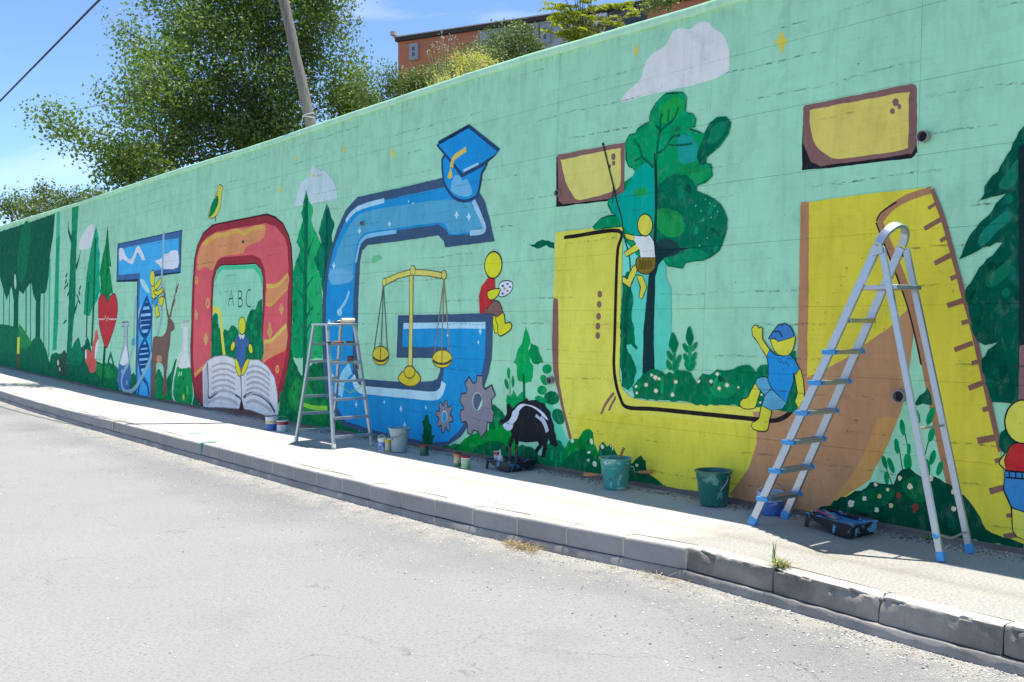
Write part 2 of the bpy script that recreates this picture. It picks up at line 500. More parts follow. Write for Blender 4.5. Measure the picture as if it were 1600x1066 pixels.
# road: rows along the street, columns out from the kerb
def road_sheet():
    cols = [-0.02, 0.05, 0.12, 0.2, 0.3, 0.45, 0.6, 0.8, 1.1, 1.6, 2.4, 3.5, 5, 7, 9]
    vs, fs, kd = [], [], []
    for u in us:
        kp = kerb_p(u)
        for c in cols:
            P = site(u, kp + c, 0)
            z = rise(u) + 0.012 * pnoise(P * 0.9) * min(1, c) + 0.004 * pnoise(P * 4)
            vs.append((P.x, P.y, z)); kd.append(max(0, c))
    n = len(cols)
    for i in range(len(us) - 1):
        for j in range(n - 1):
            fs.append((i * n + j, i * n + j + 1, (i + 1) * n + j + 1, (i + 1) * n + j))
    me = bpy.data.meshes.new('road'); me.from_pydata(vs, [], fs)
    a = me.attributes.new('kd', 'FLOAT', 'POINT'); a.data.foreach_set('value', kd)
    me.materials.append(M_ROAD)
    for p in me.polygons: p.use_smooth = True
    o = bpy.data.objects.new('road', me); COL.objects.link(o)
    return tag(o, kind='structure')
road_sheet()
mb = MB(); mb.add([(-1500, -1500, -0.35), (1500, -1500, -0.35), (1500, 1500, -0.35), (-1500, 1500, -0.35)], [(0, 1, 2, 3)])
tag(mb.build('ground', M_EARTH), kind='structure')

def pavement():
    vs, fs = [], []
    cols = [-0.1, 0.0, 0.03, 0.07, 0.15, 0.3, 0.5, 0.75, 1.0, 1.0, 1.15, 1.3, 1.45]
    for u in us:
        kp = kerb_p(u) - 0.125
        for j, c in enumerate(cols):
            p = min(c, kp) if c < 1.2 else kp * (c - 1.0) / 0.45 + 1.0 * (1 - (c - 1.0) / 0.45)
            P = site(u, p, PZ)
            z = PZ + rise(u) + 0.006 * pnoise(P * 1.6) + 0.002 * pnoise(P * 7)
            if j in (8,): z -= 0.004                # a faint saw cut along the slab
            if c < 0.12: z += (0.12 - c) * 0.16 * (0.6 + 0.6 * pnoise(P * 3.0))
            vs.append((P.x, P.y, z))
    n = len(cols)
    for i in range(len(us) - 1):
        for j in range(n - 1):
            fs.append((i * n + j, i * n + j + 1, (i + 1) * n + j + 1, (i + 1) * n + j))
    me = bpy.data.meshes.new('pavement'); me.from_pydata(vs, [], fs); me.materials.append(M_PAVE)
    a = me.attributes.new('dirt', 'FLOAT', 'POINT'); a.data.foreach_set('value', [min(1, max(0, (0.28 - c) / 0.28)) for u in us for c in cols])
    a = me.attributes.new('older', 'FLOAT', 'POINT'); a.data.foreach_set('value', [min(1, max(0, (u + 10.1) / 1.3)) for u in us for c in cols])
    for p in me.polygons: p.use_smooth = True
    o = bpy.data.objects.new('pavement', me); COL.objects.link(o)
    return tag(o, kind='structure')
pavement()

# kerb: a continuous footing ledge that carries separate stones
kerb = None
def kerb_strip():
    vs, fs = [], []
    prof = [(-0.125, -0.02), (-0.125, PZ - 0.139), (0.012, PZ - 0.139), (0.018, PZ - 0.146), (0.026, -0.03)]
    ku = [u for u in us if u < -12] + [-12 + 0.03 * i for i in range(610)]
    for u in ku:
        kp = kerb_p(u)
        old = min(1, max(0, (u + 9.25) / 0.1))
        for j, (dp, z) in enumerate(prof):
            e = old * (0.016 + 0.006 * pnoise(Vector((u * 7, 3, 1)))) if j in (2, 3) else (old * 0.012 if j == 4 else 0)
            P = site(u, kp + dp + e + 0.002 * pnoise(Vector((u * 3, dp * 9, z * 5))), z + rise(u) + ((-0.003 + (0.005 * old) * pnoise(Vector((u * 9, 1, 0)))) if 0.02 < z else 0))
            vs.append(P)
    n = len(prof)
    for i in range(len(ku) - 1):
        for j in range(n - 1):
            fs.append((i * n + j, i * n + j + 1, (i + 1) * n + j + 1, (i + 1) * n + j))
    mb = MB(); mb.add(vs, fs, 0, False)
    return tag(mb.build('kerb', M_FOOT, None, True), kind='structure')
kerb = kerb_strip()
def stone(u0, u1, worn, name='kerb_stone'):
    """one kerb stone between two places along the street"""
    nu = 26 if worn else 6
    prof = [(-0.118, -0.135), (-0.118, 0.0), (-0.06, 0.003), (-0.018, 0.002), (-0.006, -0.004), (0.0, -0.016), (0.001, -0.06), (0.003, -0.10), (0.004, -0.136)]
    if not worn:
        prof = [(-0.118, -0.135), (-0.118, 0.0), (-0.022, 0.002), (-0.008, -0.003), (-0.001, -0.012), (0.0, -0.026), (0.004, -0.136)]
    vs, fs = [], []
    sd = rnd.uniform(0, 50)
    dz, dpp = rnd.uniform(-0.003, 0.003), rnd.uniform(-0.004, 0.004)
    for i in range(nu + 1):
        t = i / nu
        u = u0 + (u1 - u0) * t
        kp = kerb_p(u0) + (kerb_p(u1) - kerb_p(u0)) * t + dpp
        for j, (dp, z) in enumerate(prof):
            dp2, z2 = dp, z
            if worn:
                q = Vector((u * 9 + sd, j * 0.6, 3.3))
                k = pnoise(q) + 0.6 * pnoise(q * 2.7) + 0.4 * pnoise(q * 6)
                if 3 <= j <= 5:
                    ch = max(0, k + 0.12) * 0.046
                    dp2 -= ch * (1.0 if j > 3 else 0.5); z2 -= ch * 0.5
                if j == 6: dp2 += 0.003 * k
                if j >= 6: dp2 += 0.004 * pnoise(Vector((u * 14 + sd, z * 40, 1)))
                e = min(t, 1 - t)
                if e < 0.06 and j >= 2:
                    dp2 -= (0.06 - e) * 0.16 * (0.5 + abs(k)); 
            else:
                if i in (0, nu) and j >= 2: dp2 -= 0.006; z2 -= (0.004 if j < 5 else 0)
            vs.append(site(u, kp + dp2, PZ + z2 + dz + rise(u)))
    n = len(prof)
    for i in range(nu):
        for j in range(n - 1):
            fs.append((i * n + j, i * n + j + 1, (i + 1) * n + j + 1, (i + 1) * n + j))
    fs.append(tuple(range(n))); fs.append(tuple(nu * n + k for k in range(n))[::-1])
    mb = MB(); mb.add(vs, fs, 0, True)
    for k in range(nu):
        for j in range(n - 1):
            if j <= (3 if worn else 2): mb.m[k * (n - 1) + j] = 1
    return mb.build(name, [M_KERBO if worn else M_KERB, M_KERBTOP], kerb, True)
u = -9.215
L = 0.487
for k in range(58):
    stone(u - L + 0.006, u - 0.006, False)
    u -= L
uw = [-9.205, -8.535, -7.83, -7.18, -6.49, -5.8, -5.1, -4.4]
for a, b in zip(uw, uw[1:]):
    stone(a + 0.005, b - 0.005, True)
# mortar in the joints
mb = MB()
u = -9.215
for k in range(58):
    kp = kerb_p(u); r = rise(u)
    c = site(u, kp - 0.061, PZ - 0.070 + r)
    mb.box(c, AL * 0.0075, NO * 0.0585, UP * 0.0655)
    u -= L
for w in uw[1:]:
    mb.box(site(w, kerb_p(w) - 0.068, PZ - 0.075), AL * 0.011, NO * 0.042, UP * 0.055, 1)
tag(mb.build('joint_mortar', [M_MORTAR, M_CRACK], kerb), kind='stuff')

# ------------------------------------------------------------------ retaining wall
GROOVE0, GSP = 0.022, 0.5085
GRP = make_paint_group(GROOVE0, GSP)
MINT = paint((136, 194, 176), 1.0)
COPE = paint((152, 208, 186), 0.25)
M_CORE = concrete('cast_concrete', (0.30, 0.29, 0.27), stain=0.3)
# wall matrix: x along, y out of the face, z up the face
WM = Matrix(((AL.x, WN.x, WV.x, W0.x), (AL.y, WN.y, WV.y, W0.y), (AL.z, WN.z, WV.z, W0.z), (0, 0, 0, 1)))
TOP = [(-62, 4.52), (-50, 4.42), (-37.5, 4.32), (-29.7, 4.225), (-23, 4.205), (-19.4, 4.165), (-15.8, 4.172), (-13.1, 4.165), (-10.3, 4.085), (-8, 4.08), (0, 4.07), (6, 4.07)]
def top_v(u):
    for (a, pa), (b, pb) in zip(TOP, TOP[1:]):
        if a <= u <= b: return pa + (pb - pa) * (u - a) / (b - a)
    return 4.07
JU = [6.0, 4.2, 2.4, 0.6, -1.2, -3.1, -4.95, -6.75, -8.57, -10.41, -12.33, -13.87, -15.4, -17.08, -18.93]
while JU[-1] > -52: JU.append(JU[-1] - 1.85)
JU = sorted(JU)
GV = [GROOVE0 + GSP * k for k in range(-1, 10)]
CT = 0.085                                       # height of the coping
mb = MB()
N_ = len(JU)
for i in range(N_ - 1):
    a, b = JU[i], JU[i + 1]
    ta, tb = top_v(a) - 0.02, top_v(b) - 0.02
    vs = [(a, -0.42, -0.9), (b, -0.42, -0.9), (b, -0.009, -0.9), (a, -0.009, -0.9), (a, -0.42, ta), (b, -0.42, tb), (b, -0.009, tb), (a, -0.009, ta)]
    mb.add(vs, [(0, 1, 2, 3), (4, 7, 6, 5), (3, 2, 6, 7), (0, 4, 5, 1)] + ([(0, 3, 7, 4)] if i == 0 else []) + ([(1, 5, 6, 2)] if i == N_ - 2 else []))
wall = mb.build('retaining_wall', M_CORE)
wall.matrix_world = WM
tag(wall, 'long leaning mint green concrete retaining wall painted with a school mural', 'wall')
GAP = 0.0012
for i in range(N_ - 1):
    a, b = JU[i] + 0.0012, JU[i + 1] - 0.0012
    ta, tb = top_v(a) - CT + 0.045, top_v(b) - CT + 0.045
    for k in range(len(GV)):
        v0 = (GV[k] + GAP) if k > 0 else -0.6
        v1 = GV[k + 1] - GAP if k + 1 < len(GV) else 9
        if k == 0: v0, v1 = -0.6, GV[1] - GAP
        va, vb = min(v1, ta), min(v1, tb)
        if va - v0 < 0.01 or vb - v0 < 0.01: continue
        m2 = MB()
        m2.add([(a, -0.009, v0), (b, -0.009, v0), (b, 0, v0), (a, 0, v0), (a, -0.009, va), (b, -0.009, vb), (b, 0, vb), (a, 0, va)],
               [(3, 2, 6, 7), (4, 7, 6, 5), (0, 1, 2, 3), (0, 3, 7, 4), (1, 5, 6, 2)])
        m2.build('concrete_panel', MINT, wall)
# coping: a slightly proud rounded cap
mb = MB()
cu = sorted(set([round(x, 3) for x in JU] + [-52 + 0.7 * k for k in range(83)]))
prof = [(0.0, -CT), (0.022, -CT + 0.004), (0.030, -CT + 0.02), (0.030, -0.02), (0.020, -0.004), (0.0, 0.0), (-0.43, 0.012), (-0.43, -0.05)]
vs, fs = [], []
for uu in cu:
    tv = top_v(uu) + 0.006 * pnoise(Vector((uu * 1.7, 3, 1)))
    for j, (y, z) in enumerate(prof):
        vs.append((uu, y + 0.004 * pnoise(Vector((uu * 4, j, 1))), tv + z + 0.003 * pnoise(Vector((uu * 6, j * 2, 5)))))
n = len(prof)
for i in range(len(cu) - 1):
    for j in range(n - 1):
        fs.append((i * n + j, i * n + j + 1, (i + 1) * n + j + 1, (i + 1) * n + j))
mb.add(vs, fs, 0, True)
mb.build('coping', COPE, wall, True)
# rough mortar fillet where the wall meets the pavement
mb = MB()
vs, fs = [], []
fu = [-50 + 0.2 * k for k in range(250)]
for uu in fu:
    k = 0.5 + 0.5 * pnoise(Vector((uu * 1.3, 0, 0))) + 0.3 * pnoise(Vector((uu * 6, 2, 0)))
    h = max(0.012, 0.038 * k); w = max(0.03, 0.07 * k)
    r = rise(uu) - 0.0
    for (y, z) in ((0.012, h + 0.02 + r), (0.016 + w * 0.25, h * 0.75 + r), (0.012 + w, 0.02 + r), (0.02 + w * 1.3, -0.03 + r)):
        vs.append((uu, y, z))
for i in range(len(fu) - 1):
    for j in range(3):
        fs.append((i * 4 + j, i * 4 + j + 1, (i + 1) * 4 + j + 1, (i + 1) * 4 + j))
mb.add(vs, fs, 0, True)
mb.build('footing', M_WALLFOOT, wall, True)
# weep pipes
M_PVC = plain('grey_drain_plastic', (0.30, 0.28, 0.27), 0.45)
M_DARK = plain('silted_hollow', (0.06, 0.055, 0.05), 0.9)
for (x, y, r, l) in [(1446, 214, 0.040, 0.06), (568, 349, 0.030, 0.035), (863, 594, 0.036, 0.05), (1409, 618, 0.045, 0.06), (381, 378, 0.026, 0.02), (562, 573, 0.036, 0.05), (873, 302, 0.032, 0.03)]:
    pu, pv = uv(x, y)
    mb = MB()
    ax = Vector((0.15, 1, -0.12)).normalized()
    mb.lathe([(r * 0.84, -0.004), (r * 0.84, l), (r, l), (r, -0.004)], (pu, 0.004, pv), 20, 0, ax)
    mb.lathe([(0.0, 0.006), (r * 0.86, 0.006)], (pu, 0.004, pv), 20, 1, ax)
    mb.build('drain_pipe', [M_PVC, M_DARK], wall)

# ------------------------------------------------------------------ hillside behind the wall
def hill_z(u, q):                                  # q metres behind the face
    z = 3.72 + 0.10 * max(0, q - 0.5) + 0.0035 * max(0, q - 4) ** 1.6
    if u < -24: z += rise(u)
    P = Vector((u * 0.25, q * 0.25, 2))
    return PZ + z + 0.25 * pnoise(P) * min(1, q / 3)
vs, fs = [], []
qs = [0.30, 0.6, 1, 1.6, 2.5, 4, 6, 9, 13, 18, 24, 32, 42, 60, 90]
hu = [-90 + 2 * k for k in range(75)]
for a in hu:
    for q in qs:
        P = site(a, -q - 0.15, 0); P.z = hill_z(a, q); vs.append(P)
n = len(qs)
for i in range(len(hu) - 1):
    for j in range(n - 1):
        fs.append((i * n + j, (i + 1) * n + j, (i + 1) * n + j + 1, i * n + j + 1))
mb = MB(); mb.add(vs, fs, 0, True)
M_HILL = concrete('dry_grassy_soil', (0.13, 0.12, 0.05), stain=0.5, spk=0.5)
tag(mb.build('hillside', M_HILL, None, True), kind='structure')
# ------------------------------------------------------------------ the mural: flat coats of paint on the wall's face
COATS = []                     # (u0, u1, v0, v1, level) of everything painted so far
class Motif:
    def __init__(s, name, label=None):
        s.name, s.label = name, label
        s.poly = []            # (points in wall coordinates, colour, wear, level)
    def put(s, pts, col, wear):
        us_ = [p[0] for p in pts]; vs_ = [p[1] for p in pts]
        bb = (min(us_), max(us_), min(vs_), max(vs_))
        lv = 0
        for (a, b, c, d, l) in COATS:
            if a < bb[1] and b > bb[0] and c < bb[3] and d > bb[2]: lv = max(lv, l + 1)
        COATS.append(bb + (lv,))
        s.poly.append((pts, col, wear, lv))
    def P(s, col, pts, smooth=0, ol=None, olc=(34, 38, 46), wear=0.8):
        q = [uv(*p) for p in pts]
        if smooth: q = spline(q, smooth)
        if ol: s.stroke_uv(olc, q + [q[0], q[1]], ol, wear, True)
        green = col[1] > col[0] + 25 and col[1] > col[2] + 8 and col[1] < 165
        s.put(ragged(q, 0.024 if green else 0.0045), col, wear)
        if green: s.dabs(q, col, wear)
        return s
    def dabs(s, q, col, wear):                        # short overlapping brush touches inside a patch of foliage
        n = len(q)
        area = abs(sum(q[i][0] * q[(i + 1) % n][1] - q[(i + 1) % n][0] * q[i][1] for i in range(n))) / 2
        if area < 0.10: return
        x0, x1 = min(p[0] for p in q), max(p[0] for p in q); y0, y1 = min(p[1] for p in q), max(p[1] for p in q)
        lv = COATS[-1][4] + 1
        R = random.Random(int(area * 1e5)); kept = []; want = min(110, int(area * 30)); tries = 0
        def inside(x, y):
            c = False
            for i in range(n):
                (ax, ay), (bx, by_) = q[i], q[i - 1]
                if (ay > y) != (by_ > y) and x < (bx - ax) * (y - ay) / (by_ - ay) + ax: c = not c
            return c
        while len(kept) < want and tries < want * 8:
            tries += 1
            x, y = R.uniform(x0, x1), R.uniform(y0, y1)
            if not inside(x, y): continue
            sub_ = R.randrange(8); L = R.uniform(.05, .15); a = R.gauss(1.2, .45) * R.choice((1, -1))
            dx, dy = math.cos(a) * L / 2, math.sin(a) * L / 2
            if not (inside(x + dx, y + dy) and inside(x - dx, y - dy)): continue
            if any(k[2] == sub_ and math.hypot(k[0] - x, k[1] - y) < .24 for k in kept): continue
            kept.append((x, y, sub_))
            f = R.choice((.72, .82, .88, 1.16, 1.28, 1.16))
            c2 = tuple(int(min(150, v * f + (6 if f > 1 else 0))) // 6 * 6 for v in col)
            w = R.uniform(.012, .03); px, py = -dy / L * 2 * w, dx / L * 2 * w
            pts = [(x - dx, y - dy), (x - dx * .5 + px, y - dy * .5 + py), (x + dx * .5 + px * .8, y + dy * .5 + py * .8), (x + dx, y + dy), (x + dx * .4 - px, y + dy * .4 - py), (x - dx * .5 - px * .9, y - dy * .5 - py * .9)]
            s.poly.append((pts, c2, wear, lv + sub_ * .12))
        COATS.append((x0, x1, y0, y1, lv + 1))
    def E(s, col, cx, cy, rx, ry, rot=0.0, ol=None, olc=(34, 38, 46), n=22, wear=0.8):
        cr, sr = math.cos(math.radians(rot)), math.sin(math.radians(rot))
        pts = []
        for k in range(n):
            t = 2 * math.pi * k / n
            a, b = rx * math.cos(t), ry * math.sin(t)
            pts.append((cx + a * cr - b * sr, cy + a * sr + b * cr))
        return s.P(col, pts, 0, ol, olc, wear)
    def L(s, col, pts, w, smooth=1, wear=0.8, taper=False):     # brush stroke, w metres wide
        q = [uv(*p) for p in pts]
        if smooth and len(q) > 2: q = spline(q, 5, False)
        s.stroke_uv(col, q, w, wear, False, taper)
        return s
    def stroke_uv(s, col, q, w, wear=0.8, outline=False, taper=False):
        n = len(q)
        l, r = [], []
        for i, p in enumerate(q):
            a, b = q[max(i - 1, 0)], q[min(i + 1, n - 1)]
            dx, dy = b[0] - a[0], b[1] - a[1]
            d = math.hypot(dx, dy) or 1e-6
            k = w / 2 * (0.85 + 0.3 * (0.5 + 0.5 * pnoise(Vector((p[0] * 9, p[1] * 9, 3)))))
            if taper: k *= max(0.15, 1 - i / (n - 1))
            l.append((p[0] - dy / d * k, p[1] + dx / d * k)); r.append((p[0] + dy / d * k, p[1] - dx / d * k))
        # quads, so that a closed line does not have to be one polygon
        us_ = [p[0] for p in l + r]; vs_ = [p[1] for p in l + r]
        bb = (min(us_), max(us_), min(vs_), max(vs_))
        lv = 0
        for (a, b, c, d, lq) in COATS:
            if a < bb[1] and b > bb[0] and c < bb[3] and d > bb[2]: lv = max(lv, lq + 1)
        COATS.append(bb + (lv,))
        for i in range(n - 1):
            s.poly.append(([l[i], r[i], r[i + 1], l[i + 1]], col, wear, lv))
    def done(s):
        bm = bmesh.new()
        mats, idx = [], {}
        for (pts, col, wear, lv) in s.poly:
            m = paint(col, wear)
            if m.name not in idx: idx[m.name] = len(mats); mats.append(m)
            y = 0.0006 + 0.00009 * lv
            ar = sum(pts[i][0] * pts[(i + 1) % len(pts)][1] - pts[(i + 1) % len(pts)][0] * pts[i][1] for i in range(len(pts)))
            pp = pts if ar < 0 else pts[::-1]
            try:
                f = bm.faces.new([bm.verts.new((p[0], y, p[1])) for p in pp])
                f.material_index = idx[m.name]
            except ValueError: pass
        bm.normal_update()
        bmesh.ops.triangulate(bm, faces=bm.faces[:], ngon_method='EAR_CLIP')
        bm.normal_update()
        for f in [f for f in bm.faces if f.normal.y < 0]: f.normal_flip()
        v0 = min(v.co.z for v in bm.verts); v1 = max(v.co.z for v in bm.verts)
        u0 = min(v.co.x for v in bm.verts); u1 = max(v.co.x for v in bm.verts)
        for (lo, hi, lines, ax, g) in ((v0, v1, GV, 2, GAP), (u0, u1, JU, 0, 0.0012)):
            for c in lines:
                if not (lo < c < hi): continue
                nrm = (0, 0, 1) if ax == 2 else (1, 0, 0)
                for d in (-g, 0, g):
                    co = (0, 0, c + d) if ax == 2 else (c + d, 0, 0)
                    bmesh.ops.bisect_plane(bm, geom=bm.verts[:] + bm.edges[:] + bm.faces[:], dist=1e-6, plane_co=co, plane_no=nrm)
                for v in bm.verts:
                    if abs(v.co[ax] - c) < 1e-5: v.co.y -= 0.0045 if ax == 2 else 0.002
        me = bpy.data.meshes.new(s.name)
        bm.to_mesh(me); bm.free()
        for m in mats: me.materials.append(m)
        o = bpy.data.objects.new(s.name, me); COL.objects.link(o)
        o.parent = wall
        if s.label: o['label'] = s.label
        return o
def ragged(q, amp):                                 # a brushed edge is never quite clean
    out = []; n = len(q)
    for i in range(n):
        a, b = q[i], q[(i + 1) % n]
        L = math.hypot(b[0] - a[0], b[1] - a[1]); k = max(1, min(40, int(L / 0.035)))
        nx, ny = (-(b[1] - a[1]) / L, (b[0] - a[0]) / L) if L > 1e-6 else (0, 0)
        for j in range(k):
            t = j / k; x, y = a[0] + (b[0] - a[0]) * t, a[1] + (b[1] - a[1]) * t
            d = amp * (pnoise(Vector((x * 6, y * 6, 1))) + 0.7 * pnoise(Vector((x * 19, y * 19, 5))) + 0.5 * pnoise(Vector((x * 47, y * 47, 9)))) * min(1.0, L * k / 0.1)
            out.append((x + nx * d, y + ny * d))
    return out
def spline(q, k=4, closed=True):
    n = len(q); out = []
    rng = range(n) if closed else range(n - 1)
    for i in rng:
        if closed: p = [q[(i + j - 1) % n] for j in range(4)]
        else: p = [q[max(0, min(n - 1, i + j - 1))] for j in range(4)]
        for t in range(k):
            t /= k
            a = []
            for c in (0, 1):
                p0, p1, p2, p3 = (z[c] for z in p)
                a.append(0.5 * (2 * p1 + (p2 - p0) * t + (2 * p0 - 5 * p1 + 4 * p2 - p3) * t * t + (3 * p1 - p0 - 3 * p2 + p3) * t ** 3))
            out.append(tuple(a))
    if not closed: out.append(q[-1])
    return out
def by(x, d=2.0):                                   # just above the foot of the wall
    v = 506 + 0.177 * (x + 432) - d
    return v - 9 * max(0, 1 - x / 160.0) if x < 160 else v
BLK = (32, 32, 36)
YEL = (206, 200, 50)
WHT = (186, 198, 212)
GD = (0, 92, 68)

# --- forest on the far left
M = Motif('painted_forest', 'dark green painted forest of drooping crowns at the far end')
M.P((60, 168, 142), [(88.6, 332), (94, 330), (93, 400), (91.6, 470), (88, 547), (82, 548), (85, 470), (87, 400)])
M.P((18, 152, 120), [(88, 371), (94, 369), (92, 430), (91, 500), (88, 547), (82, 548), (85, 470)])
M.L((60, 165, 140), [(78, 405), (77, 470), (76, 558)], 0.16)
M.P((120, 185, 168), [(-60, 440), (75, 430), (72, 560), (-60, 560)], wear=0.6)
for x, y0, y1, w in [(6, 440, 525, .12), (15, 440, 515, .1), (41, 445, 520, .16), (48, 440, 532, .1), (69, 450, 546, .1), (-14, 440, 520, .2), (-34, 440, 520, .15)]:
    M.L((20, 118, 94), [(x, y0), (x - 0.5, y1)], w, 0)
M.P((0, 84, 66), [(-60, 380), (0, 362), (45, 348), (86, 333.5), (84, 362), (78, 400), (76, 430), (73.5, 451), (70.5, 458.6), (64, 458.6), (63.5, 470), (61.5, 581), (55.5, 580), (56, 470),
                  (52, 461), (49.5, 445), (48, 442), (42, 449.5), (36, 460), (30, 454), (29, 470), (27.8, 575), (19.5, 573), (21.8, 470), (18, 448), (14, 460), (10.5, 469), (6, 455.6), (2, 440.6), (-3, 425), (-14, 450), (-22, 430), (-34, 455), (-60, 440)])
M.P((0, 102, 74), [(36, 352), (46, 349), (47, 380), (40, 430), (30, 440), (28, 400)], 3)
M.P((150, 190, 180), [(23, 428), (25, 433), (25.5, 447), (23.5, 452), (22, 440)], 3)
M.P((0, 98, 72), [(-70, 505), (0, 507), (9, 507), (19.5, 510), (28.5, 511.5), (32, 508), (39, 517.5), (45, 528), (49.5, 534), (52.5, 529.5), (58.5, 526.5), (64.5, 531), (72, 546), (77, 565.5), (81, 553.5), (88, 550),
                  (91.5, 553.5), (96, 552), (100.6, 547), (105, 555), (110, 548), (114, 540), (120, 529.5), (123, 526.5), (127, 543), (132, 538.6), (136.6, 526), (141, 535.6), (142.6, 547.6), (150, 564), (160, 568.6),
                  (160, by(160)), (100, by(100)), (50, by(50)), (0, by(0)), (-70, by(-70) + 2)])
M.P((30, 125, 75), [(29, 512), (32, 508), (39, 517.5), (45, 528), (49, 536), (40, 545), (31, 540)], 3)
M.P((0, 120, 88), [(105, 560), (114, 543), (121, 531), (126, 545), (130, 560), (120, 572)], 3)
M.P((40, 75, 62), [(90, 585), (92, 560), (97, 553), (101, 548), (106, 558), (104, 586)], 3)
M.L((200, 200, 65), [(29, 527), (28.5, 553)], .28, 0)
M.L((95, 75, 60), [(28.5, 553), (28, 574)], .26, 0)
M.E((190, 180, 175), 91, 567, 1.6, 4.5); M.E((175, 175, 165), 93.5, 577, 1.3, 3.5)
M.done()
M = Motif('painted_cloud'); M.P(WHT, [(124, 389), (126, 373), (132, 362), (140, 352), (147, 352), (147, 365), (146, 380), (140, 388)], 4); M.done()
M = Motif('painted_tree', 'tall bare dark green painted trunk reaching the top of the wall')
M.P((0, 112, 88), [(112.6, 320.5), (123, 317.5), (120, 370), (118.6, 415), (118, 470), (115.6, 495), (112, 546), (111, 570), (103.6, 569), (106, 517), (108, 450), (110, 400), (112, 362)])
M.P((6, 136, 98), [(112.6, 320.5), (123, 317.5), (120.6, 360), (112, 362)])
for pts in ([(112, 376), (107.4, 361), (107, 345)], [(119, 419), (123, 406), (126, 391)], [(116, 488), (120, 477), (122.4, 465)]): M.L((0, 86, 70), pts, .16, 1, .8, True)
for x, y, r in [(104, 430, 20), (103, 440, 20), (102, 449, 20), (105.5, 445, 10), (107, 459, 20), (125, 450, 20), (124, 458, -10), (121.5, 464, -20), (124, 472, -20), (101.5, 503, 40), (107.5, 362, 0)]:
    M.E((0, 86, 70), x, y, 1.1, 4.2, r)
M.done()
M = Motif('painted_conifer', 'teal painted conifer with a thin trunk left of the heart')
M.P((10, 142, 100), [(150, 352), (152, 395), (149, 470), (145, 477), (141, 493.5), (130.6, 492), (132, 470), (133.6, 448), (137, 418), (142, 388)])
M.P((0, 158, 130), [(150, 352), (154.6, 374), (153.5, 383.5), (156, 398), (155, 424), (156.5, 454), (152, 469), (146, 480), (148, 440), (147.5, 395)])
M.L((0, 96, 78), [(149.5, 372), (148, 420), (146, 480), (143.4, 541)], .14); M.L((0, 96, 78), [(138.5, 440), (136, 493), (135, 527)], .1)
M.done()
M = Motif('painted_conifer', 'dark green painted conifer rising behind the red heart')
M.P((0, 128, 74), [(168.5, 352), (170, 382), (174, 417), (170.8, 416), (174.5, 442), (177, 458), (172, 460), (170, 475), (163, 475), (156, 457), (158, 445), (155, 427), (158, 412), (164, 385)])
M.L((0, 100, 62), [(168.2, 360), (167, 420), (165, 465)], .1)
M.done()
M = Motif('painted_grass', 'dark green painted grass under the letters T and O')
M.P((0, 104, 68), [(150, 566), (160, 568), (170, 566), (180, 572), (188, 580), (203, 590), (209, 582), (216, 590), (237, 600), (247, 577), (252, 582), (258, 600), (262, 590), (268, 580), (274, 563), (279, 560), (285, 600), (300, 600), (312, 632), (330, 638), (376, 642), (420, 652), (440, 640), (446, by(446)), (400, by(400)), (300, by(300)), (200, by(200)), (150, by(150))])
M.P((20, 130, 70), [(152, 570), (165, 572), (178, 580), (178, 590), (160, 590), (150, 582)], 3)
M.P((0, 132, 72), [(238, 612), (250, 600), (262, 612), (272, 608), (274, 622), (268, by(268, 4)), (238, by(238, 4))], 3)
M.P((0, 120, 74), [(243, 600), (244, 585), (248, 577), (252, 584), (254, 605), (248, 612)], 3)
for x, y in [(172, 556), (175, 560), (170, 562), (177, 568)]: M.E((0, 96, 70), x, y, 1.2, 7, -12 if x > 173 else 12)
M.done()
M = Motif('painted_fox', 'red painted fox with a white chest below the heart')
M.P((204, 88, 86), [(150, 514.6), (153, 522), (154.6, 534), (151.6, 552), (150, 564), (151, 570), (148.6, 580.6), (141, 582), (138, 573), (133.6, 564), (133, 553.6), (135, 546), (139.6, 547.6), (142.6, 552), (145, 540), (148, 525)], 4)
M.P((205, 205, 215), [(154.6, 529.6), (154, 540), (150, 561), (148, 555), (150, 538)], 4)
M.E((205, 205, 215), 134.4, 554, 1.4, 8); M.L((170, 70, 75), [(143, 575), (142, 565), (145, 562), (146, 574)], .05)
M.done()
M = Motif('painted_heart', 'red painted heart with a thin white pulse line on a stem')
M.L((0, 86, 62), [(164, 541), (162, 570), (160, 600)], .16)
M.P((166, 52, 62), [(159.5, 461), (154.5, 468), (153.8, 490), (155, 505), (158, 520), (165.5, 543), (172, 530.5), (179, 509.5), (182.8, 493), (183.5, 475), (180.5, 462), (176.8, 460), (172, 464.6), (168.5, 473.6), (164.8, 464.6), (161.5, 460)], 4, .04, (70, 30, 40))
M.L((205, 160, 165), [(154, 499), (163, 499), (165, 494), (167, 502), (169, 496), (170.5, 499), (183, 499)], .035, 0)
M.done()

# --- letter T
M = Motif('painted_letter', 'blue painted letter T filled with sky and clouds')
M.P((30, 50, 84), [(184, 381), (284.4, 359.4), (282.2, 427), (243.6, 432), (238, 436), (236.5, 622), (211.3, 619), (214.5, 440), (182, 441)])
M.P((56, 98, 152), [(185, 382), (283.4, 361), (281.4, 424.6), (243.6, 429), (239, 436), (236, 621), (212, 618), (215.8, 436), (182.8, 438)])
M.P((62, 160, 222), [(186, 389), (251, 376), (279.6, 372), (278, 419), (242, 423), (238.5, 440), (236.5, 500), (235, 620), (214, 617), (216, 560), (219, 427), (185.5, 430)])
M.P((204, 216, 226), [(186, 390), (192, 388), (197, 400), (205, 405), (214, 386), (219, 387), (227, 405), (222, 406), (215, 394), (208, 412), (200, 410), (192, 405), (187, 408)], 3)
M.P((204, 216, 226), [(243, 408), (252, 404), (256, 398), (263, 396), (268, 392), (278, 393), (278, 418), (256, 420), (248, 414)], 3)
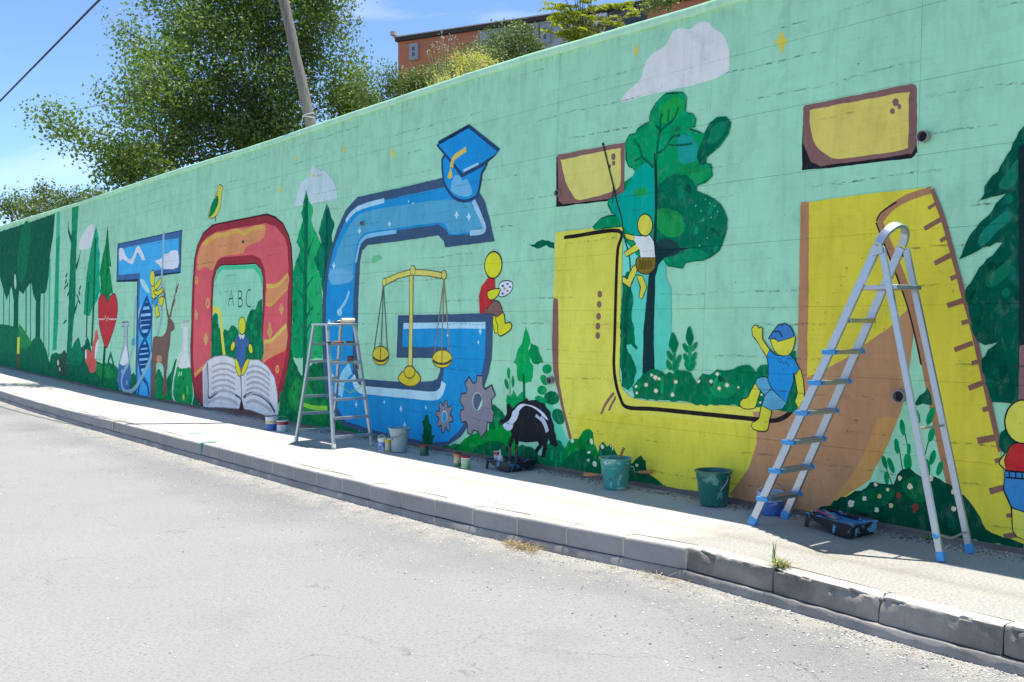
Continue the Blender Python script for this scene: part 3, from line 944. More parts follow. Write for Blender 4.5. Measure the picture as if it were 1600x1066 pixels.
M.P((150, 196, 226), [(219, 437), (225, 438), (232, 450), (234, 458), (228, 455), (222, 447)], 3)
M.P((120, 180, 226), [(218, 480), (235, 476), (236, 515), (226, 530), (234, 550), (232, 575), (218, 580), (216, 560), (222, 532), (217, 505)], 3)
st1 = [(230, 466), (237, 490), (234, 515), (226, 530), (218, 548), (217, 566), (222, 588), (230, 600), (233, 618)]
st2 = [(231, 462), (219, 492), (219, 515), (227, 530), (233, 548), (232, 566), (224, 586), (218, 602), (216, 618)]
M.L((26, 84, 150), st1, .09); M.L((26, 84, 150), st2, .09)
for x0, x1, y in [(226, 234, 476), (221, 236, 487), (219.5, 237, 497), (219.5, 236, 504), (221, 235, 512), (222, 232, 523), (220, 232, 541), (218, 232.5, 549), (217.5, 232.5, 557), (218, 231.5, 566), (219, 229, 573)]:
    M.L((26, 66, 124), [(x0, y + .8), (x1, y - .8)], .07, 0)
M.done()
M = Motif('painted_flask', 'painted glass flask half filled with blue beside the letter T')
M.P((150, 172, 190), [(191, 504.5), (201, 504), (201, 509), (198.8, 510), (198.6, 539), (201.6, 562), (204.6, 588), (202, 607), (195.6, 611.6), (186.5, 608.6), (183.5, 595), (186.5, 568), (194, 538), (195, 510), (191, 509.5)], 0, .045, (62, 84, 110))
M.P((62, 104, 166), [(186.5, 569), (193, 572), (202, 568), (204.4, 588), (201.8, 606.5), (195.6, 611), (187, 608), (184, 595)], 3)
M.P((196, 208, 220), [(190, 560), (195.5, 542), (198, 543), (200.5, 562), (200, 568), (193, 571), (188, 568)], 3)
M.E((150, 185, 215), 190.5, 580, .8, 3.2, 10); M.E((150, 185, 215), 198.5, 598, .8, 4)
M.done()
M = Motif('painted_flask', 'painted glass flask holding green liquid beside the letter O')
M.P((160, 192, 190), [(284, 504.5), (296, 504.5), (296, 511), (292.6, 511.5), (293, 547), (294.5, 560), (298, 580), (301, 600), (302, 620), (299, 632), (292, 635.5), (281, 633.5), (273, 627), (270, 618), (270, 605), (273, 585), (278, 562), (286, 547), (286.8, 511.5), (284, 511)], 0, .07, (196, 212, 212))
M.P((12, 138, 78), [(276.5, 574), (286, 576), (297.5, 574), (301, 600), (301.6, 620), (298.6, 631), (291.6, 634), (281.4, 632), (274, 626), (271, 617), (271, 605)], 2)
M.P((196, 210, 214), [(287.6, 513), (291.8, 513), (292.4, 547), (296, 573), (286, 575), (279, 573), (286.6, 548)], 2)
M.E((190, 190, 70), 287, 621, 1.6, 5, 0); M.E((150, 205, 180), 280, 585, 1, 3.6, 15); M.E((150, 205, 180), 283.6, 584, 1, 3.6, 15); M.E((60, 170, 90), 293, 610, 2, 8, 0)
M.done()
M = Motif('painted_rope', 'thin pale blue painted tube looping from the letter T')
M.L((128, 165, 190), [(256, 362), (255, 400), (252.5, 440), (252.5, 490), (248, 517), (237.6, 553), (224, 586), (210.6, 607), (200, 613), (192.6, 608.6), (190, 595), (194, 580), (200, 569.6), (206, 550), (209, 538), (209.5, 520), (210.6, 490), (211.8, 469), (213.6, 464.6)], .095)
M.L((70, 140, 190), [(208.6, 529), (208.6, 540)], .2, 0)
M.done()
M = Motif('painted_deer', 'brown painted deer with branching antlers between the flasks')
M.P((102, 87, 86), [(262.4, 497.5), (267.6, 499), (272, 506.5), (273, 514), (269, 518), (267, 520), (265.4, 539.6), (262.4, 557.6), (261.6, 574), (260, 586), (261.6, 607), (259.4, 617.6), (254, 617.6), (255.6, 595), (255, 571), (245, 567), (243.6, 580), (242, 619), (235.4, 619), (237, 586), (237.6, 553), (240, 527.5), (252.6, 526), (258.6, 520), (261.6, 508)], 3)
M.E((165, 130, 105), 249, 561, 4.6, 6)
for pts in ([(264, 498), (261, 485), (258, 462), (256, 444)], [(258, 464), (254.5, 452)], [(266, 496), (270, 475), (275, 455), (277, 437)], [(270, 477), (274.5, 467)], [(275, 456), (279.5, 443)]): M.L((105, 84, 80), pts, .09, 1, .8, True)
M.E(BLK, 266, 503, .8, 1.2)
M.done()
M = Motif('painted_figure', 'yellow painted figure in blue shorts climbing beside the letter T')
Y2 = (204, 196, 62)
M.P(Y2, [(237, 448), (243, 450), (243.5, 464), (238, 465)], 3, .03)
M.P(Y2, [(242, 448), (250, 436), (252.4, 438), (250, 445), (244, 452)], 3, .03)
M.P(Y2, [(239, 456), (247, 455), (254, 450), (253.4, 457), (246, 461)], 3, .03)
M.P((64, 140, 196), [(237.6, 472), (248, 463), (246.6, 472), (243, 480)], 0, .03)
M.P(Y2, [(243.6, 479), (247, 478), (248, 485), (249.4, 492), (245, 496), (243.2, 488)], 3, .03)
M.P(Y2, [(249, 467), (255.6, 464), (255, 474), (251, 478)], 3, .03)
M.E(Y2, 238.4, 435, 3.5, 12, 0, .035)
M.done()

# --- letter O, the book and what stands in it
RD, RR, RO = (134, 48, 62), (196, 88, 102), (224, 132, 98)
M = Motif('painted_letter', 'red painted letter O with dark red rim and orange bands')
outer = [(417.5, 336.4), (430, 341), (442, 351), (450.5, 369), (454.7, 385.7), (456.4, 414.5), (456.4, 448), (455.5, 482), (454.7, 523.8), (452, 557.6), (447, 591), (438.6, 620), (428, 642), (380, 645), (330, 640), (317, 634), (310, 625), (303.5, 608), (299.3, 581), (298.4, 540.7), (300, 507), (300, 482), (302, 440), (304.4, 406), (308.6, 385.7), (318, 365.5), (332, 353.6), (340.7, 351)]
M.P(RD, outer, 0, .05, (60, 30, 40))
M.P(RR, [(415.8, 348.6), (432, 355), (445.4, 372), (449.6, 385.7), (451.3, 417.8), (450.5, 448), (449.6, 482), (448.8, 523.8), (446, 557.6), (440, 588), (433.6, 608), (400, 640), (330, 630), (305, 598), (302, 557.6), (302.7, 507), (303.5, 482), (304.4, 440), (307.7, 401), (313.6, 384), (323.8, 370.5), (339, 362)])
M.P(RO, [(315, 382), (337, 366), (369, 359), (391, 356), (411.6, 351.5), (415.8, 360), (408, 375.6), (384.6, 385.7), (379.5, 396), (347.4, 401), (337, 414.5), (332, 423), (320.4, 417), (308.6, 423), (309.4, 401)], 3)
M.P((222, 160, 84), [(316, 380), (337, 364.5), (350, 364), (370, 356.5), (380, 363), (392, 355), (411, 351), (413, 357), (396, 360), (382, 369), (371, 364), (352, 371), (338, 371), (322, 384)], 3)
M.P(RO, [(416.7, 446.5), (433.6, 445), (450.5, 428), (449.6, 450), (425, 477), (415.8, 475)], 2)
M.L((228, 166, 90), [(416.7, 447), (433.6, 445.5), (450.5, 428.5)], .06); M.L((228, 150, 84), [(416, 475), (425, 476), (436, 464), (449.6, 450)], .05)
M.P(RO, [(413, 534), (425, 530.5), (448, 507), (447, 547), (425, 557.6), (411.6, 567.7)], 2)
M.L((230, 178, 92), [(413, 534.5), (425, 531.5), (436, 520), (448, 508)], .06)
M.P((138, 50, 66), [(304, 592), (317, 578), (318, 634), (310, 624), (304, 608)])
M.P((228, 150, 80), [(304.4, 589.7), (303.5, 583), (323.8, 566), (318, 576)])
M.P((176, 58, 76), [(447, 548), (446, 560), (440, 588), (433, 606), (420, 575), (412, 568), (425, 558)], 2)
for x, y, a, b in [(422, 519, 4.5, 13), (440, 483, 4, 10), (307, 492, 3, 9), (322, 530, 4, 11), (422, 508, 2.5, 6)]:
    M.P((226, 148, 100), [(x, y - b), (x + a, y), (x, y + b), (x - a, y)])
for x, y, a, b in [(433.5, 577, 2.6, 6.5), (307.3, 438, 2.4, 6), (325, 474, 3, 8), (352, 384, 2.5, 5)]:
    M.E((226, 164, 84), x, y, a, b); M.E(RR, x, y, a * .45, b * .6)
M.P(RD, [(345.7, 402.6), (394.7, 398.4), (406.6, 404), (414, 421), (416, 448), (414, 482), (411.6, 523.8), (409, 566), (330.5, 566), (330.5, 524), (329.7, 482), (330.5, 440), (334.8, 419.5), (340.7, 406)])
M.P((128, 194, 176), [(345.7, 415), (371, 414.5), (399.8, 412.8), (408, 421), (411, 434.7), (410.8, 482), (408, 566), (331.4, 566), (332, 507), (333, 465), (334.8, 438), (339, 423)], 0, .035, (50, 34, 44))
M.P((64, 178, 140), [(345.7, 415.6), (371, 415), (399.8, 413.4), (407.6, 421), (410.6, 434), (410.6, 450), (406, 432), (398, 420), (371, 421), (347, 422), (340, 430), (337, 440), (335.4, 440), (339.6, 424)])
M.done()
M = Motif('painted_writing', 'thin black painted letters A B C inside the letter O')
for pts in ([(356.7, 478.6), (361.8, 454), (365.2, 477)], [(358.2, 467.7), (364.3, 466)], [(372.8, 455), (372.8, 479.5)], [(392, 454), (389, 453), (386.4, 458), (385, 468), (385.8, 475), (388.5, 479), (392, 479.5)]):
    M.L((40, 52, 60), pts, .020, 1 if len(pts) > 3 else 0)
M.L((40, 52, 60), [(372.8, 455), (377, 455.5), (378.4, 460), (376.5, 465), (373.6, 466.4), (377.5, 467.5), (379.4, 472), (378, 478), (372.8, 479.5)], .020)
M.done()
M = Motif('painted_bush', 'dark green painted bushes inside the letter O')
M.P((0, 108, 74), [(331.4, 503), (336, 490), (340, 492), (342, 510), (345, 520), (347, 565), (331.4, 565)], 3)
M.P((0, 108, 74), [(348, 565), (349, 520), (353, 515), (357, 517), (362, 508), (370, 512), (376, 525), (384, 515), (385, 505), (388, 492), (393, 484), (400, 483), (403, 472), (407, 469), (410.4, 471), (410, 520), (407.5, 565)], 3)
for x, y in [(362, 524), (358, 535), (398, 495), (404, 485), (400, 520), (394, 510), (403, 545), (336, 520)]: M.E((10, 128, 84), x, y, 3.4, 5)
M.done()
M = Motif('painted_staff'); M.L((206, 196, 76), [(333, 484), (340.7, 485.5), (345, 495.5), (345.7, 507), (349, 541), (351, 556)], .10); M.done()
M = Motif('painted_book', 'open white painted book at the foot of the letter O')
PG = (188, 198, 214)
M.L((92, 68, 74), [(318, 638.5), (337, 638), (360, 639), (376, 641), (391, 642), (415, 650.5), (434, 652)], .13)
M.P(PG, [(324.6, 564), (335.6, 558), (350.8, 556), (366, 561), (375, 578), (377.8, 622), (375, 638.6), (357.6, 637), (337, 636), (318, 637), (317, 576)], 0, .03, (120, 126, 140))
M.P(PG, [(377, 584), (381, 572), (389.7, 562.6), (404.9, 563.5), (418, 572.8), (429, 589.7), (433.6, 616.7), (435, 648), (415, 648.8), (391, 640), (381, 638.6), (378, 622)], 0, .03, (120, 126, 140))
M.P((160, 170, 186), [(318, 580), (324.6, 566), (327, 622), (319, 634)])
M.L((72, 78, 90), [(324.6, 566), (326, 600), (327, 622), (344, 611), (358, 612), (372, 619.5), (377, 624)], .035)
M.L((72, 78, 90), [(381, 621), (392, 615), (405, 617), (420, 628), (430, 644)], .05)
M.L((80, 84, 96), [(377, 586), (378, 622)], .03, 0)
for k in range(6):
    y = 571 + 8.5 * k
    M.L((150, 160, 178), [(331, y + 3), (342, y - 2), (356, y - 2), (368, y + 4)], .035)
    M.L((150, 160, 178), [(385, y + 6), (396, y + 1), (409, y + 4), (422, y + 14)], .035)
M.L((158, 166, 182), [(322, 631), (342, 622), (358, 624), (370, 630)], .05); M.L((158, 166, 182), [(385, 630), (396, 626), (410, 632), (425, 642)], .05)
M.P((58, 46, 52), [(377.6, 621), (374, 640), (378, 641.5), (382, 640.5)])
M.done()
M = Motif('painted_figure', 'yellow headed painted figure in a blue suit standing on the book')
M.P((58, 96, 156), [(372.8, 523.8), (383, 523.8), (388, 530), (390.5, 538), (387, 543), (385, 540), (383.8, 561), (377.8, 577), (368.5, 561), (369.5, 541), (366, 543), (367, 533), (369.4, 527)])
M.P((190, 205, 205), [(373, 523), (376, 531), (378, 527), (380, 531), (383, 523)])
M.E(YEL, 364.3, 541, 2.8, 7.2, 12, .03); M.E(YEL, 392, 545, 2.8, 7.4, -8, .03)
M.P(YEL, [(368, 561), (371, 563), (376, 578), (376, 587), (373, 586), (369, 576)], 3, .03); M.P(YEL, [(388.6, 560.5), (389, 566), (384, 580), (379, 586.5), (378.6, 580), (383, 567)], 3, .03)
M.E(YEL, 378.7, 509.4, 5.2, 13, 0, .03)
M.done()

# --- conifers and bush between O and G
M = Motif('painted_cloud', 'pale brushed painted cloud behind the two conifers')
M.P((166, 194, 210), [(462.5, 323), (463.4, 312), (471, 284), (482, 278), (485, 265), (489.7, 257.5), (496, 265), (509.4, 268), (522.5, 285.6), (527, 298.8), (526, 312), (511, 314.7), (485, 319)], 2); M.done()
M = Motif('painted_conifer', 'dark green painted conifer half behind the letter G')
M.P((0, 112, 88), [(511, 316.6), (512, 360), (509, 400), (508, 470), (502, 450), (502, 436), (489.7, 407.6), (502, 379.5), (497, 363.5)])
M.P((0, 92, 78), [(511, 316.6), (522.5, 352), (517.9, 368), (520, 380), (516, 395), (511, 430), (508, 500), (507, 470), (510, 400)])
M.L((0, 76, 70), [(511, 330), (510, 380), (508, 440)], .07)
M.done()
M = Motif('painted_conifer', 'bright green painted conifer with dark veins between O and G')
M.P((0, 138, 92), [(479, 296.5), (479, 400), (478, 560), (455, 560), (457, 480), (457.8, 450), (458, 424.5), (469, 389.8), (463, 377.6), (473.4, 345.7), (471, 332.5)])
M.P((26, 160, 100), [(479, 296.5), (489.7, 330.7), (486, 343.8), (501, 379.5), (489.7, 405.7), (503, 436), (503, 470), (504, 560), (478, 560), (479, 400)])
M.L((0, 98, 74), [(479, 310), (478.6, 380), (477, 450), (477, 530), (476, 588)], .11)
for a, b in [((478.6, 384), (471, 366)), ((478, 406), (491, 370)), ((476.5, 434), (467, 412)), ((477, 452), (491, 431)), ((477, 470), (466, 452)), ((477, 500), (489, 478)), ((477, 524), (488, 500)), ((477, 520), (468, 500))]: M.L((0, 104, 76), [a, b], .07, 0, .8, True)
M.done()
M = Motif('painted_bush', 'dark green painted bushes behind the middle stepladder')
M.P((0, 102, 62), [(437, 620), (446, 597), (452, 565), (455, 545), (459, 560), (466, 578), (471, 586), (480, 580), (486, 570), (500, 565), (512, 568), (514, 620), (524, 650), (545, 668), (600, 684), (680, 698), (720, 694), (720, by(720)), (600, by(600)), (500, by(500)), (437, by(437))])
M.P((18, 126, 66), [(450, 625), (458, 600), (466, 588), (473, 600), (480, 592), (486, 606), (486, 640), (470, 650)], 3)
M.P((20, 118, 62), [(486, 632), (494, 620), (500, 630), (506, 622), (512, 634), (508, 660), (490, 655)], 3)
M.P((0, 112, 70), [(462, 650), (476, 655), (500, 663), (520, 668), (512, by(512, 3)), (462, by(462, 3))], 3)
M.L((120, 190, 70), [(474, 632), (490, 637), (512, 638)], .06)
M.done()

# --- letter G with its cap
GB = (54, 80, 116)
M = Motif('painted_letter', 'blue painted letter G with a dark blue rim')
M.P(GB, [(558.8, 308), (645, 289.5), (694, 278), (747, 297), (757.5, 314.5), (766, 344.5), (773, 377), (696, 387), (694, 377), (686, 368), (625, 377), (575, 383), (566, 392), (562.5, 409.5), (560, 467), (558.8, 533), (559, 580), (561, 592), (625, 597), (676, 596), (684, 592), (688, 580), (689, 561), (678, 560), (620, 559), (622.5, 493), (770, 489.5), (770, 533), (769, 558), (763, 586), (752, 620), (735, 660), (720, 683), (700, 696), (675, 699), (620, 687), (571, 676), (540, 667), (524, 650), (516, 635), (509, 612), (506, 580), (504, 533), (504, 470), (506, 450), (509, 427), (515, 397), (527.5, 357), (540, 329.5)])
M.P((28, 132, 200), [(561, 321), (697.5, 292), (740, 312), (750, 332), (758.8, 362), (722.5, 367), (702.5, 368), (697.5, 358), (685, 351), (625, 359.5), (580, 366), (567.5, 372), (561, 384.5), (556, 417), (552.5, 467), (552, 533), (551.5, 583), (560, 604.5), (585, 608), (675.5, 615.7), (688, 610.6), (693, 590.6), (696, 565), (699, 543), (629, 542), (630, 507.5), (760, 506.5), (758, 558), (753, 583), (742, 620), (730, 655), (718, 673), (700.6, 689.5), (670.5, 692), (588, 673), (540, 658), (525, 633), (515, 609), (512, 556), (510, 533), (510, 467), (514, 422), (522.5, 387), (537.5, 349.5), (550, 329.5)])
M.P((72, 150, 194), [(575, 330), (640, 319), (700, 312), (738, 318), (747, 334), (755, 358), (722.5, 364), (703.5, 365), (698, 354), (685, 348), (625, 356), (580, 362), (565, 369), (558, 384), (553, 417), (549, 440), (518, 445), (520, 420), (530, 385), (545, 355), (558, 338)], 2)
M.P((92, 160, 208), [(517, 420), (549, 424), (549, 440), (517, 443)], 2)
M.L((150, 194, 224), [(541, 346), (549, 335), (561, 325.5), (580, 319), (601, 313.5)], .06)
M.L((140, 186, 220), [(740, 314), (750, 336), (757, 360), (735, 364)], .06); M.L((110, 176, 220), [(556.5, 410), (562, 384), (568, 374), (580, 368), (620, 362)], .05)
M.L((158, 200, 228), [(552, 588), (561, 607), (585, 611), (640, 616), (676, 619), (689, 613), (694, 598)], .10); M.L((150, 196, 228), [(631, 509.6), (690, 508.6), (759, 508.6)], .07)
M.L((120, 180, 216), [(546, 455), (541, 470), (532, 484), (529, 492)], .05); M.E((128, 186, 220), 531, 488, 4, 6)
M.L((120, 186, 224), [(548, 575), (536, 592), (531, 618)], .16)
for x, y, a, b in [(522, 415, 3, 7), (562, 361, 3, 6), (609, 350, 3, 6), (714, 336, 4, 7), (733, 339, 4, 7), (751, 518, 3, 6), (748, 535, 2, 4), (627, 639, 2.6, 6), (633, 664, 2.6, 6), (601, 628, 2, 3.6), (666, 637, 2, 4), (700, 524, 2, 3), (557, 632, 2.4, 6), (520, 588, 3, 5), (515, 503, 3, 5), (646, 318, 1.6, 2.6), (639, 315, 1.5, 2)]:
    M.P((160, 200, 228), [(x, y - b), (x + a * .5, y - b * .2), (x + a, y), (x + a * .4, y + b * .3), (x, y + b), (x - a * .4, y + b * .3), (x - a, y), (x - a * .4, y - b * .25)])
M.done()
M = Motif('painted_graduation_cap', 'blue painted graduation cap with a gold tassel on the letter G')
CB = (28, 132, 206); CD = (38, 66, 104)
M.P(CB, [(698, 242), (694, 274), (698.8, 290.7), (710, 305.7), (725, 312), (740, 307.6), (746.6, 300), (752, 270), (756, 252)], 3, .07, CD)
M.P((96, 166, 214), [(704.4, 294), (710, 275.7), (717.5, 274), (724, 283), (729.7, 278.5), (736, 290.7), (738, 303), (725, 308.5), (710, 302)], 2)
M.P(CB, [(685.6, 227), (732.5, 200.6), (778.5, 238), (755, 254), (724, 271)], 0, .09, CD)
M.L((140, 190, 220), [(725, 267), (748, 256)], .03, 0)
M.L((196, 180, 92), [(728.8, 233.5), (717.5, 241), (709, 248.5), (706, 262)], .06); M.P((196, 176, 76), [(705, 261), (708, 276), (703.5, 280), (699.7, 277.6)])
M.done()
M = Motif('painted_scales', 'pale yellow painted balance scales inside the letter G')
PY = (202, 192, 104); OLS = (74, 72, 50)
for a in [(584, 552), (595, 561), (606, 550)]: M.L((78, 92, 80), [(599.5, 446), a], .018, 0)
for a in [(679, 556), (690, 566), (704, 555)]: M.L((120, 118, 90), [(694, 436), a], .018, 0)
M.P(PY, [(645.5, 430), (645, 500), (644, 578), (638.5, 578), (640.5, 500), (641, 430)], 0, .02, OLS)
M.P(PY, [(602, 436.5), (621, 428), (642, 422), (669, 423), (693, 427), (693, 435), (669, 430.5), (643, 429.5), (622, 435), (603, 445)], 0, .02, OLS)
M.E(PY, 601, 441, 2.8, 5.6, 0, .02, OLS); M.E(PY, 694, 430, 3.4, 6.4, 0, .02, OLS); M.E(PY, 645.5, 423, 3.5, 7, 0, .02, OLS)
M.P((202, 184, 58), [(623, 591.5), (631.6, 581), (648, 579.5), (657, 591.5), (651, 600.5), (640.6, 603), (630, 599)], 4, .03, OLS); M.E((202, 184, 58), 640.5, 581.5, 8, 8.6, 0, .03, OLS)
for cx, cy, rx, ry in ((595.3, 556, 12.3, 14), (691.5, 561, 15, 13.2)):
    M.E((200, 186, 70), cx, cy, rx, ry, 0, .025, OLS)
    M.L(OLS, [(cx - rx * .95, cy + ry * .15), (cx - rx * .6, cy + ry * .45), (cx, cy + ry * .6), (cx + rx * .6, cy + ry * .45), (cx + rx * .95, cy + ry * .1)], .03)
    M.L(OLS, [(cx, cy - ry), (cx - .5, cy + ry * .55)], .015, 0)
M.done()
M = Motif('painted_figure', 'yellow painted figure in red shirt holding a palette on the letter G')
M.P(YEL, [(772, 494), (778, 496), (779, 510), (779, 520), (774, 520), (770.5, 505)], 0, .022)
M.P(YEL, [(775, 495.4), (785.6, 488.6), (788.6, 497.6), (789.3, 506.6), (796, 504.4), (799.4, 509.6), (796, 516.4), (784, 524), (779.3, 521.7), (778.8, 508)], 2, .025)
M.P((116, 90, 92), [(758.5, 490), (765, 478), (772.8, 470), (779.5, 472), (784, 481), (785.9, 488.6), (776.5, 494.6), (772, 490.5)], 0, .02)
M.P((166, 48, 56), [(763.8, 433), (773.5, 434.6), (773.8, 452), (769, 460), (767.5, 469), (770.5, 470.6), (758.5, 485.6), (757, 490), (749.8, 490), (749, 463), (752.5, 448)])
M.P((222, 226, 230), [(779.5, 451), (782.5, 442), (791.6, 439.4), (799.8, 442), (800.6, 449.6), (794.6, 458.6), (784, 463.4), (778.8, 460)], 3, .022)
for x, y, c in [(785.7, 447, (30, 60, 90)), (793, 444, (50, 80, 120)), (797, 448.6, (120, 80, 110)), (793, 454.5, (180, 60, 90)), (785.4, 459, (40, 80, 90)), (788.5, 451, (120, 140, 150))]: M.E(c, x, y, 1.9, 1.7)
M.P(YEL, [(763, 456), (774, 452.5), (781.8, 452.6), (781, 455), (778, 461.6), (770.5, 468), (763.8, 466)], 2, .022)
M.E(YEL, 771.3, 414.3, 12.8, 19.8, 4, .03)
M.done()

# --- ground cover, gears, badger and plants between G and U
M = Motif('painted_hill', 'bright green painted mounds below the gears')
M.P((0, 104, 66), [(764, 672), (768, 640), (772, 632), (776, 636), (782, 640), (788, 648), (792, 660), (795, 690), (770, 690)], 2)
M.P((0, 136, 56), [(716, 700), (722, 690), (740, 679), (760, 673), (775, 669), (790, 664), (802, 668), (806, 700), (800, by(800)), (760, by(760)), (716, by(716))], 0)
M.P((0, 98, 60), [(738, 708), (748, 697), (768, 690), (785, 692), (795, 702), (800, by(800)), (765, by(765)), (738, by(738))], 2)
M.P((80, 184, 164), [(846, 632), (858, 612), (866, 640), (876, 662), (886, 686), (896, 692), (896, 730), (850, 720), (840, 690)])
M.P((0, 110, 74), [(796, 722), (804, 706), (816, 697), (830, 699), (842, 712), (850, 706), (862, 690), (876, 690), (890, 712), (900, 726), (896, by(896)), (850, by(850)), (800, by(800))], 2)
M.P((0, 84, 62), [(812, 715), (820, 701), (832, 700), (842, 712), (838, 722), (820, 722)], 3)
M.done()
M = Motif('painted_leaves', 'green painted bulb tree and round leaves above the badger')
M.L((96, 170, 140), [(797, 628), (797, 600), (796, 585)], .03)
for x, y, a, b, r, c in [(794.7, 583, 2.7, 9, 0, 0), (801.6, 596.5, 2.4, 9.5, 0, 0), (791.6, 600, 3, 8.5, -15, 0), (854.8, 577, 7.4, 7.6, 40, 0), (850.4, 594, 5.4, 9, -25, 0), (847, 610, 7.4, 7.4, 0, 0), (862, 622, 12, 10.4, 20, 1), (845, 625, 10, 5.5, 25, 0), (872.6, 651, 9.5, 13, -25, 1)]:
    M.E([(0, 138, 84), (0, 104, 72)][c], x, y, a, b, r)
M.P((0, 140, 82), [(792, 634), (793, 617), (798, 621), (803, 610), (808, 621), (816, 612), (822, 623), (820, 632), (806, 642)], 2)
M.P((0, 150, 84), [(822, 510), (829.4, 535.6), (826, 545), (829, 566), (833, 570), (832, 582), (829.4, 595.7), (819, 601), (808.8, 593.8), (807, 568.5), (802, 566.6), (807, 550.7), (816, 537.5)])
M.P((0, 126, 74), [(829.4, 535.6), (840.7, 543), (849, 565.7), (837, 570), (832, 569), (826, 550)])
M.L((0, 96, 66), [(818, 584), (819, 600), (819.5, 624)], .03)
M.done()
M = Motif('painted_badger', 'black painted badger with pale stripes below the leaves')
BK = (30, 33, 42)
M.P(BK, [(780.6, 659.5), (782.5, 655.7), (788, 654.8), (792.8, 646), (792, 633), (796.6, 630), (801, 638.8), (810.7, 629.5), (817, 627), (823.8, 622), (826, 626), (838.8, 624.8), (842, 628), (852, 631), (853, 636), (861, 644.5), (861, 650), (866, 665), (866, 672), (868.8, 680), (870, 690), (873.5, 695), (868.8, 699), (861, 695), (857, 683.5), (855, 700), (851.6, 715), (846, 714), (847, 708.8), (849.8, 695.6), (844, 702), (840, 708), (836.6, 707), (837.6, 701), (843, 694.7), (841, 690), (824, 692), (811, 689), (809, 699), (807.5, 718), (804.7, 718), (805.7, 691), (803.8, 684), (801, 694.7), (798, 702), (792.5, 707), (791.6, 701), (796, 692.8), (800, 678.8), (797, 668), (788, 664)])
M.P((172, 190, 222), [(786, 664), (794, 658), (800, 646), (804, 641), (807, 645), (803, 660), (801, 670), (793, 673)], 2)
M.P(BK, [(792.6, 648), (793, 634), (797, 632), (801, 640), (800, 650), (794, 659), (786, 661), (788, 656)], 2)
M.P((172, 190, 222), [(802, 654), (805, 640), (814, 631.5), (824, 632), (835, 635), (846, 642), (854, 650), (857, 657), (850, 652), (842.6, 646), (831, 640.7), (822, 639), (812.6, 644.5), (808, 655.7), (803, 661)], 2)
M.L((150, 170, 205), [(838, 648), (848, 656), (853, 665), (856, 675)], .05)
M.L(BK, [(812, 646), (822, 637), (836, 642), (846, 650)], .04)
M.done()
M = Motif('painted_gear', 'large grey painted gear at the foot of the letter G')
GY = (118, 122, 142)
M.P(GY, [(727.7, 599.8), (733.7, 590), (739.7, 600.5), (745, 598), (746.5, 587.8), (754, 588.5), (754.7, 603.5), (758.5, 609.5), (768.5, 603), (774, 618), (767.5, 624), (768.5, 639), (772, 644.5), (770, 659.5), (761, 659.5), (760, 672.6), (752.5, 683), (747.8, 672.6), (740, 671.7), (736.6, 679), (731.5, 675.6), (732, 665), (728.5, 657.6), (721.7, 659), (720, 650), (721, 641.8), (726, 641), (726, 636.6), (719.5, 626), (722.5, 616), (729, 615.6), (731.5, 608)], 0, .035, (46, 50, 62))
M.E((160, 168, 182), 746.6, 627, 8.2, 14.2); M.E((74, 88, 118), 747, 627.5, 7, 13); M.P((150, 200, 190), [(753.6, 624), (753, 634), (750, 640), (747, 640), (750, 634)], 2)
M.done()
M = Motif('painted_gear', 'small grey painted gear on the lower curve of the letter G')
pts = []
for k in range(32):
    t = 2 * math.pi * (k + .5) / 32
    r = 1.0 if (k // 2) % 2 == 0 else 0.66
    pts.append((695 + 13 * r * math.cos(t), 651 + 25 * r * math.sin(t)))
M.P(GY, pts, 0, .03, (46, 50, 62)); M.E((170, 190, 205), 695, 651, 4.6, 9.6); M.E((40, 138, 200), 695, 652, 3.7, 8.4)
M.done()
M = Motif('painted_shrub', 'dark green painted upright shrub behind the small red lidded pot')
M.P((0, 88, 58), [(656.6, 675), (662, 680), (660, 659), (663, 657), (666, 648), (670, 650), (671.8, 661.4), (675.7, 665), (675.7, 680), (680, 679.4), (676.8, 687), (675.7, 696), (663, 696), (661, 685)], 2); M.done()

# --- letter U with its two dots
YU = (214, 196, 86)
M = Motif('painted_letter', 'huge yellow painted letter U ending in a ruler')
M.P(YU, [(868.8, 363), (973.8, 352), (971, 480), (970, 533), (968, 585), (972, 606), (984, 620), (1005, 625.7), (1095, 631), (1160, 635), (1250, 640), (1262, 590), (1250, 590), (1252, 316), (1265, 316), (1350, 304), (1432, 295), (1447, 293), (1460, 295), (1480, 360), (1505, 455), (1522, 520), (1540, 600), (1560, 690), (1572, 760), (1600, 800), (1620, by(1620, 6)), (1500, by(1500, 12)), (1372, by(1372, 12)), (1200, by(1200, 3)), (1045, by(1045, 3)), (940, by(940, 3)), (900, by(900, 6)), (893, 688), (882.6, 640), (874, 600), (868, 575), (866, 540), (865, 470)])
M.P((210, 188, 66), [(1265, 316), (1350, 304), (1432, 295), (1460, 295), (1480, 360), (1505, 455), (1522, 520), (1540, 600), (1560, 690), (1572, 760), (1600, 800), (1620, by(1620, 8)), (1540, by(1540, 12)), (1500, 780), (1440, 560), (1420, 480), (1395, 507), (1362, 532), (1322, 560), (1295, 575), (1262, 590)])
M.P((212, 192, 70), [(900, 650), (960, 645), (1020, 650), (1080, 655), (1140, 660), (1183, 668), (1176, 720), (1150, 758), (1100, 768), (1000, 750), (920, 715)], 2)
M.P((118, 88, 88), [(865.5, 466), (872.5, 467), (873.8, 533), (873, 570), (875, 600), (882.6, 638), (894.5, 686), (890, 686), (877, 633), (865, 580), (863, 535)])
M.P((158, 120, 94), [(1252, 316), (1265, 316), (1264, 450), (1262, 590), (1246, 642), (1246, 590)])
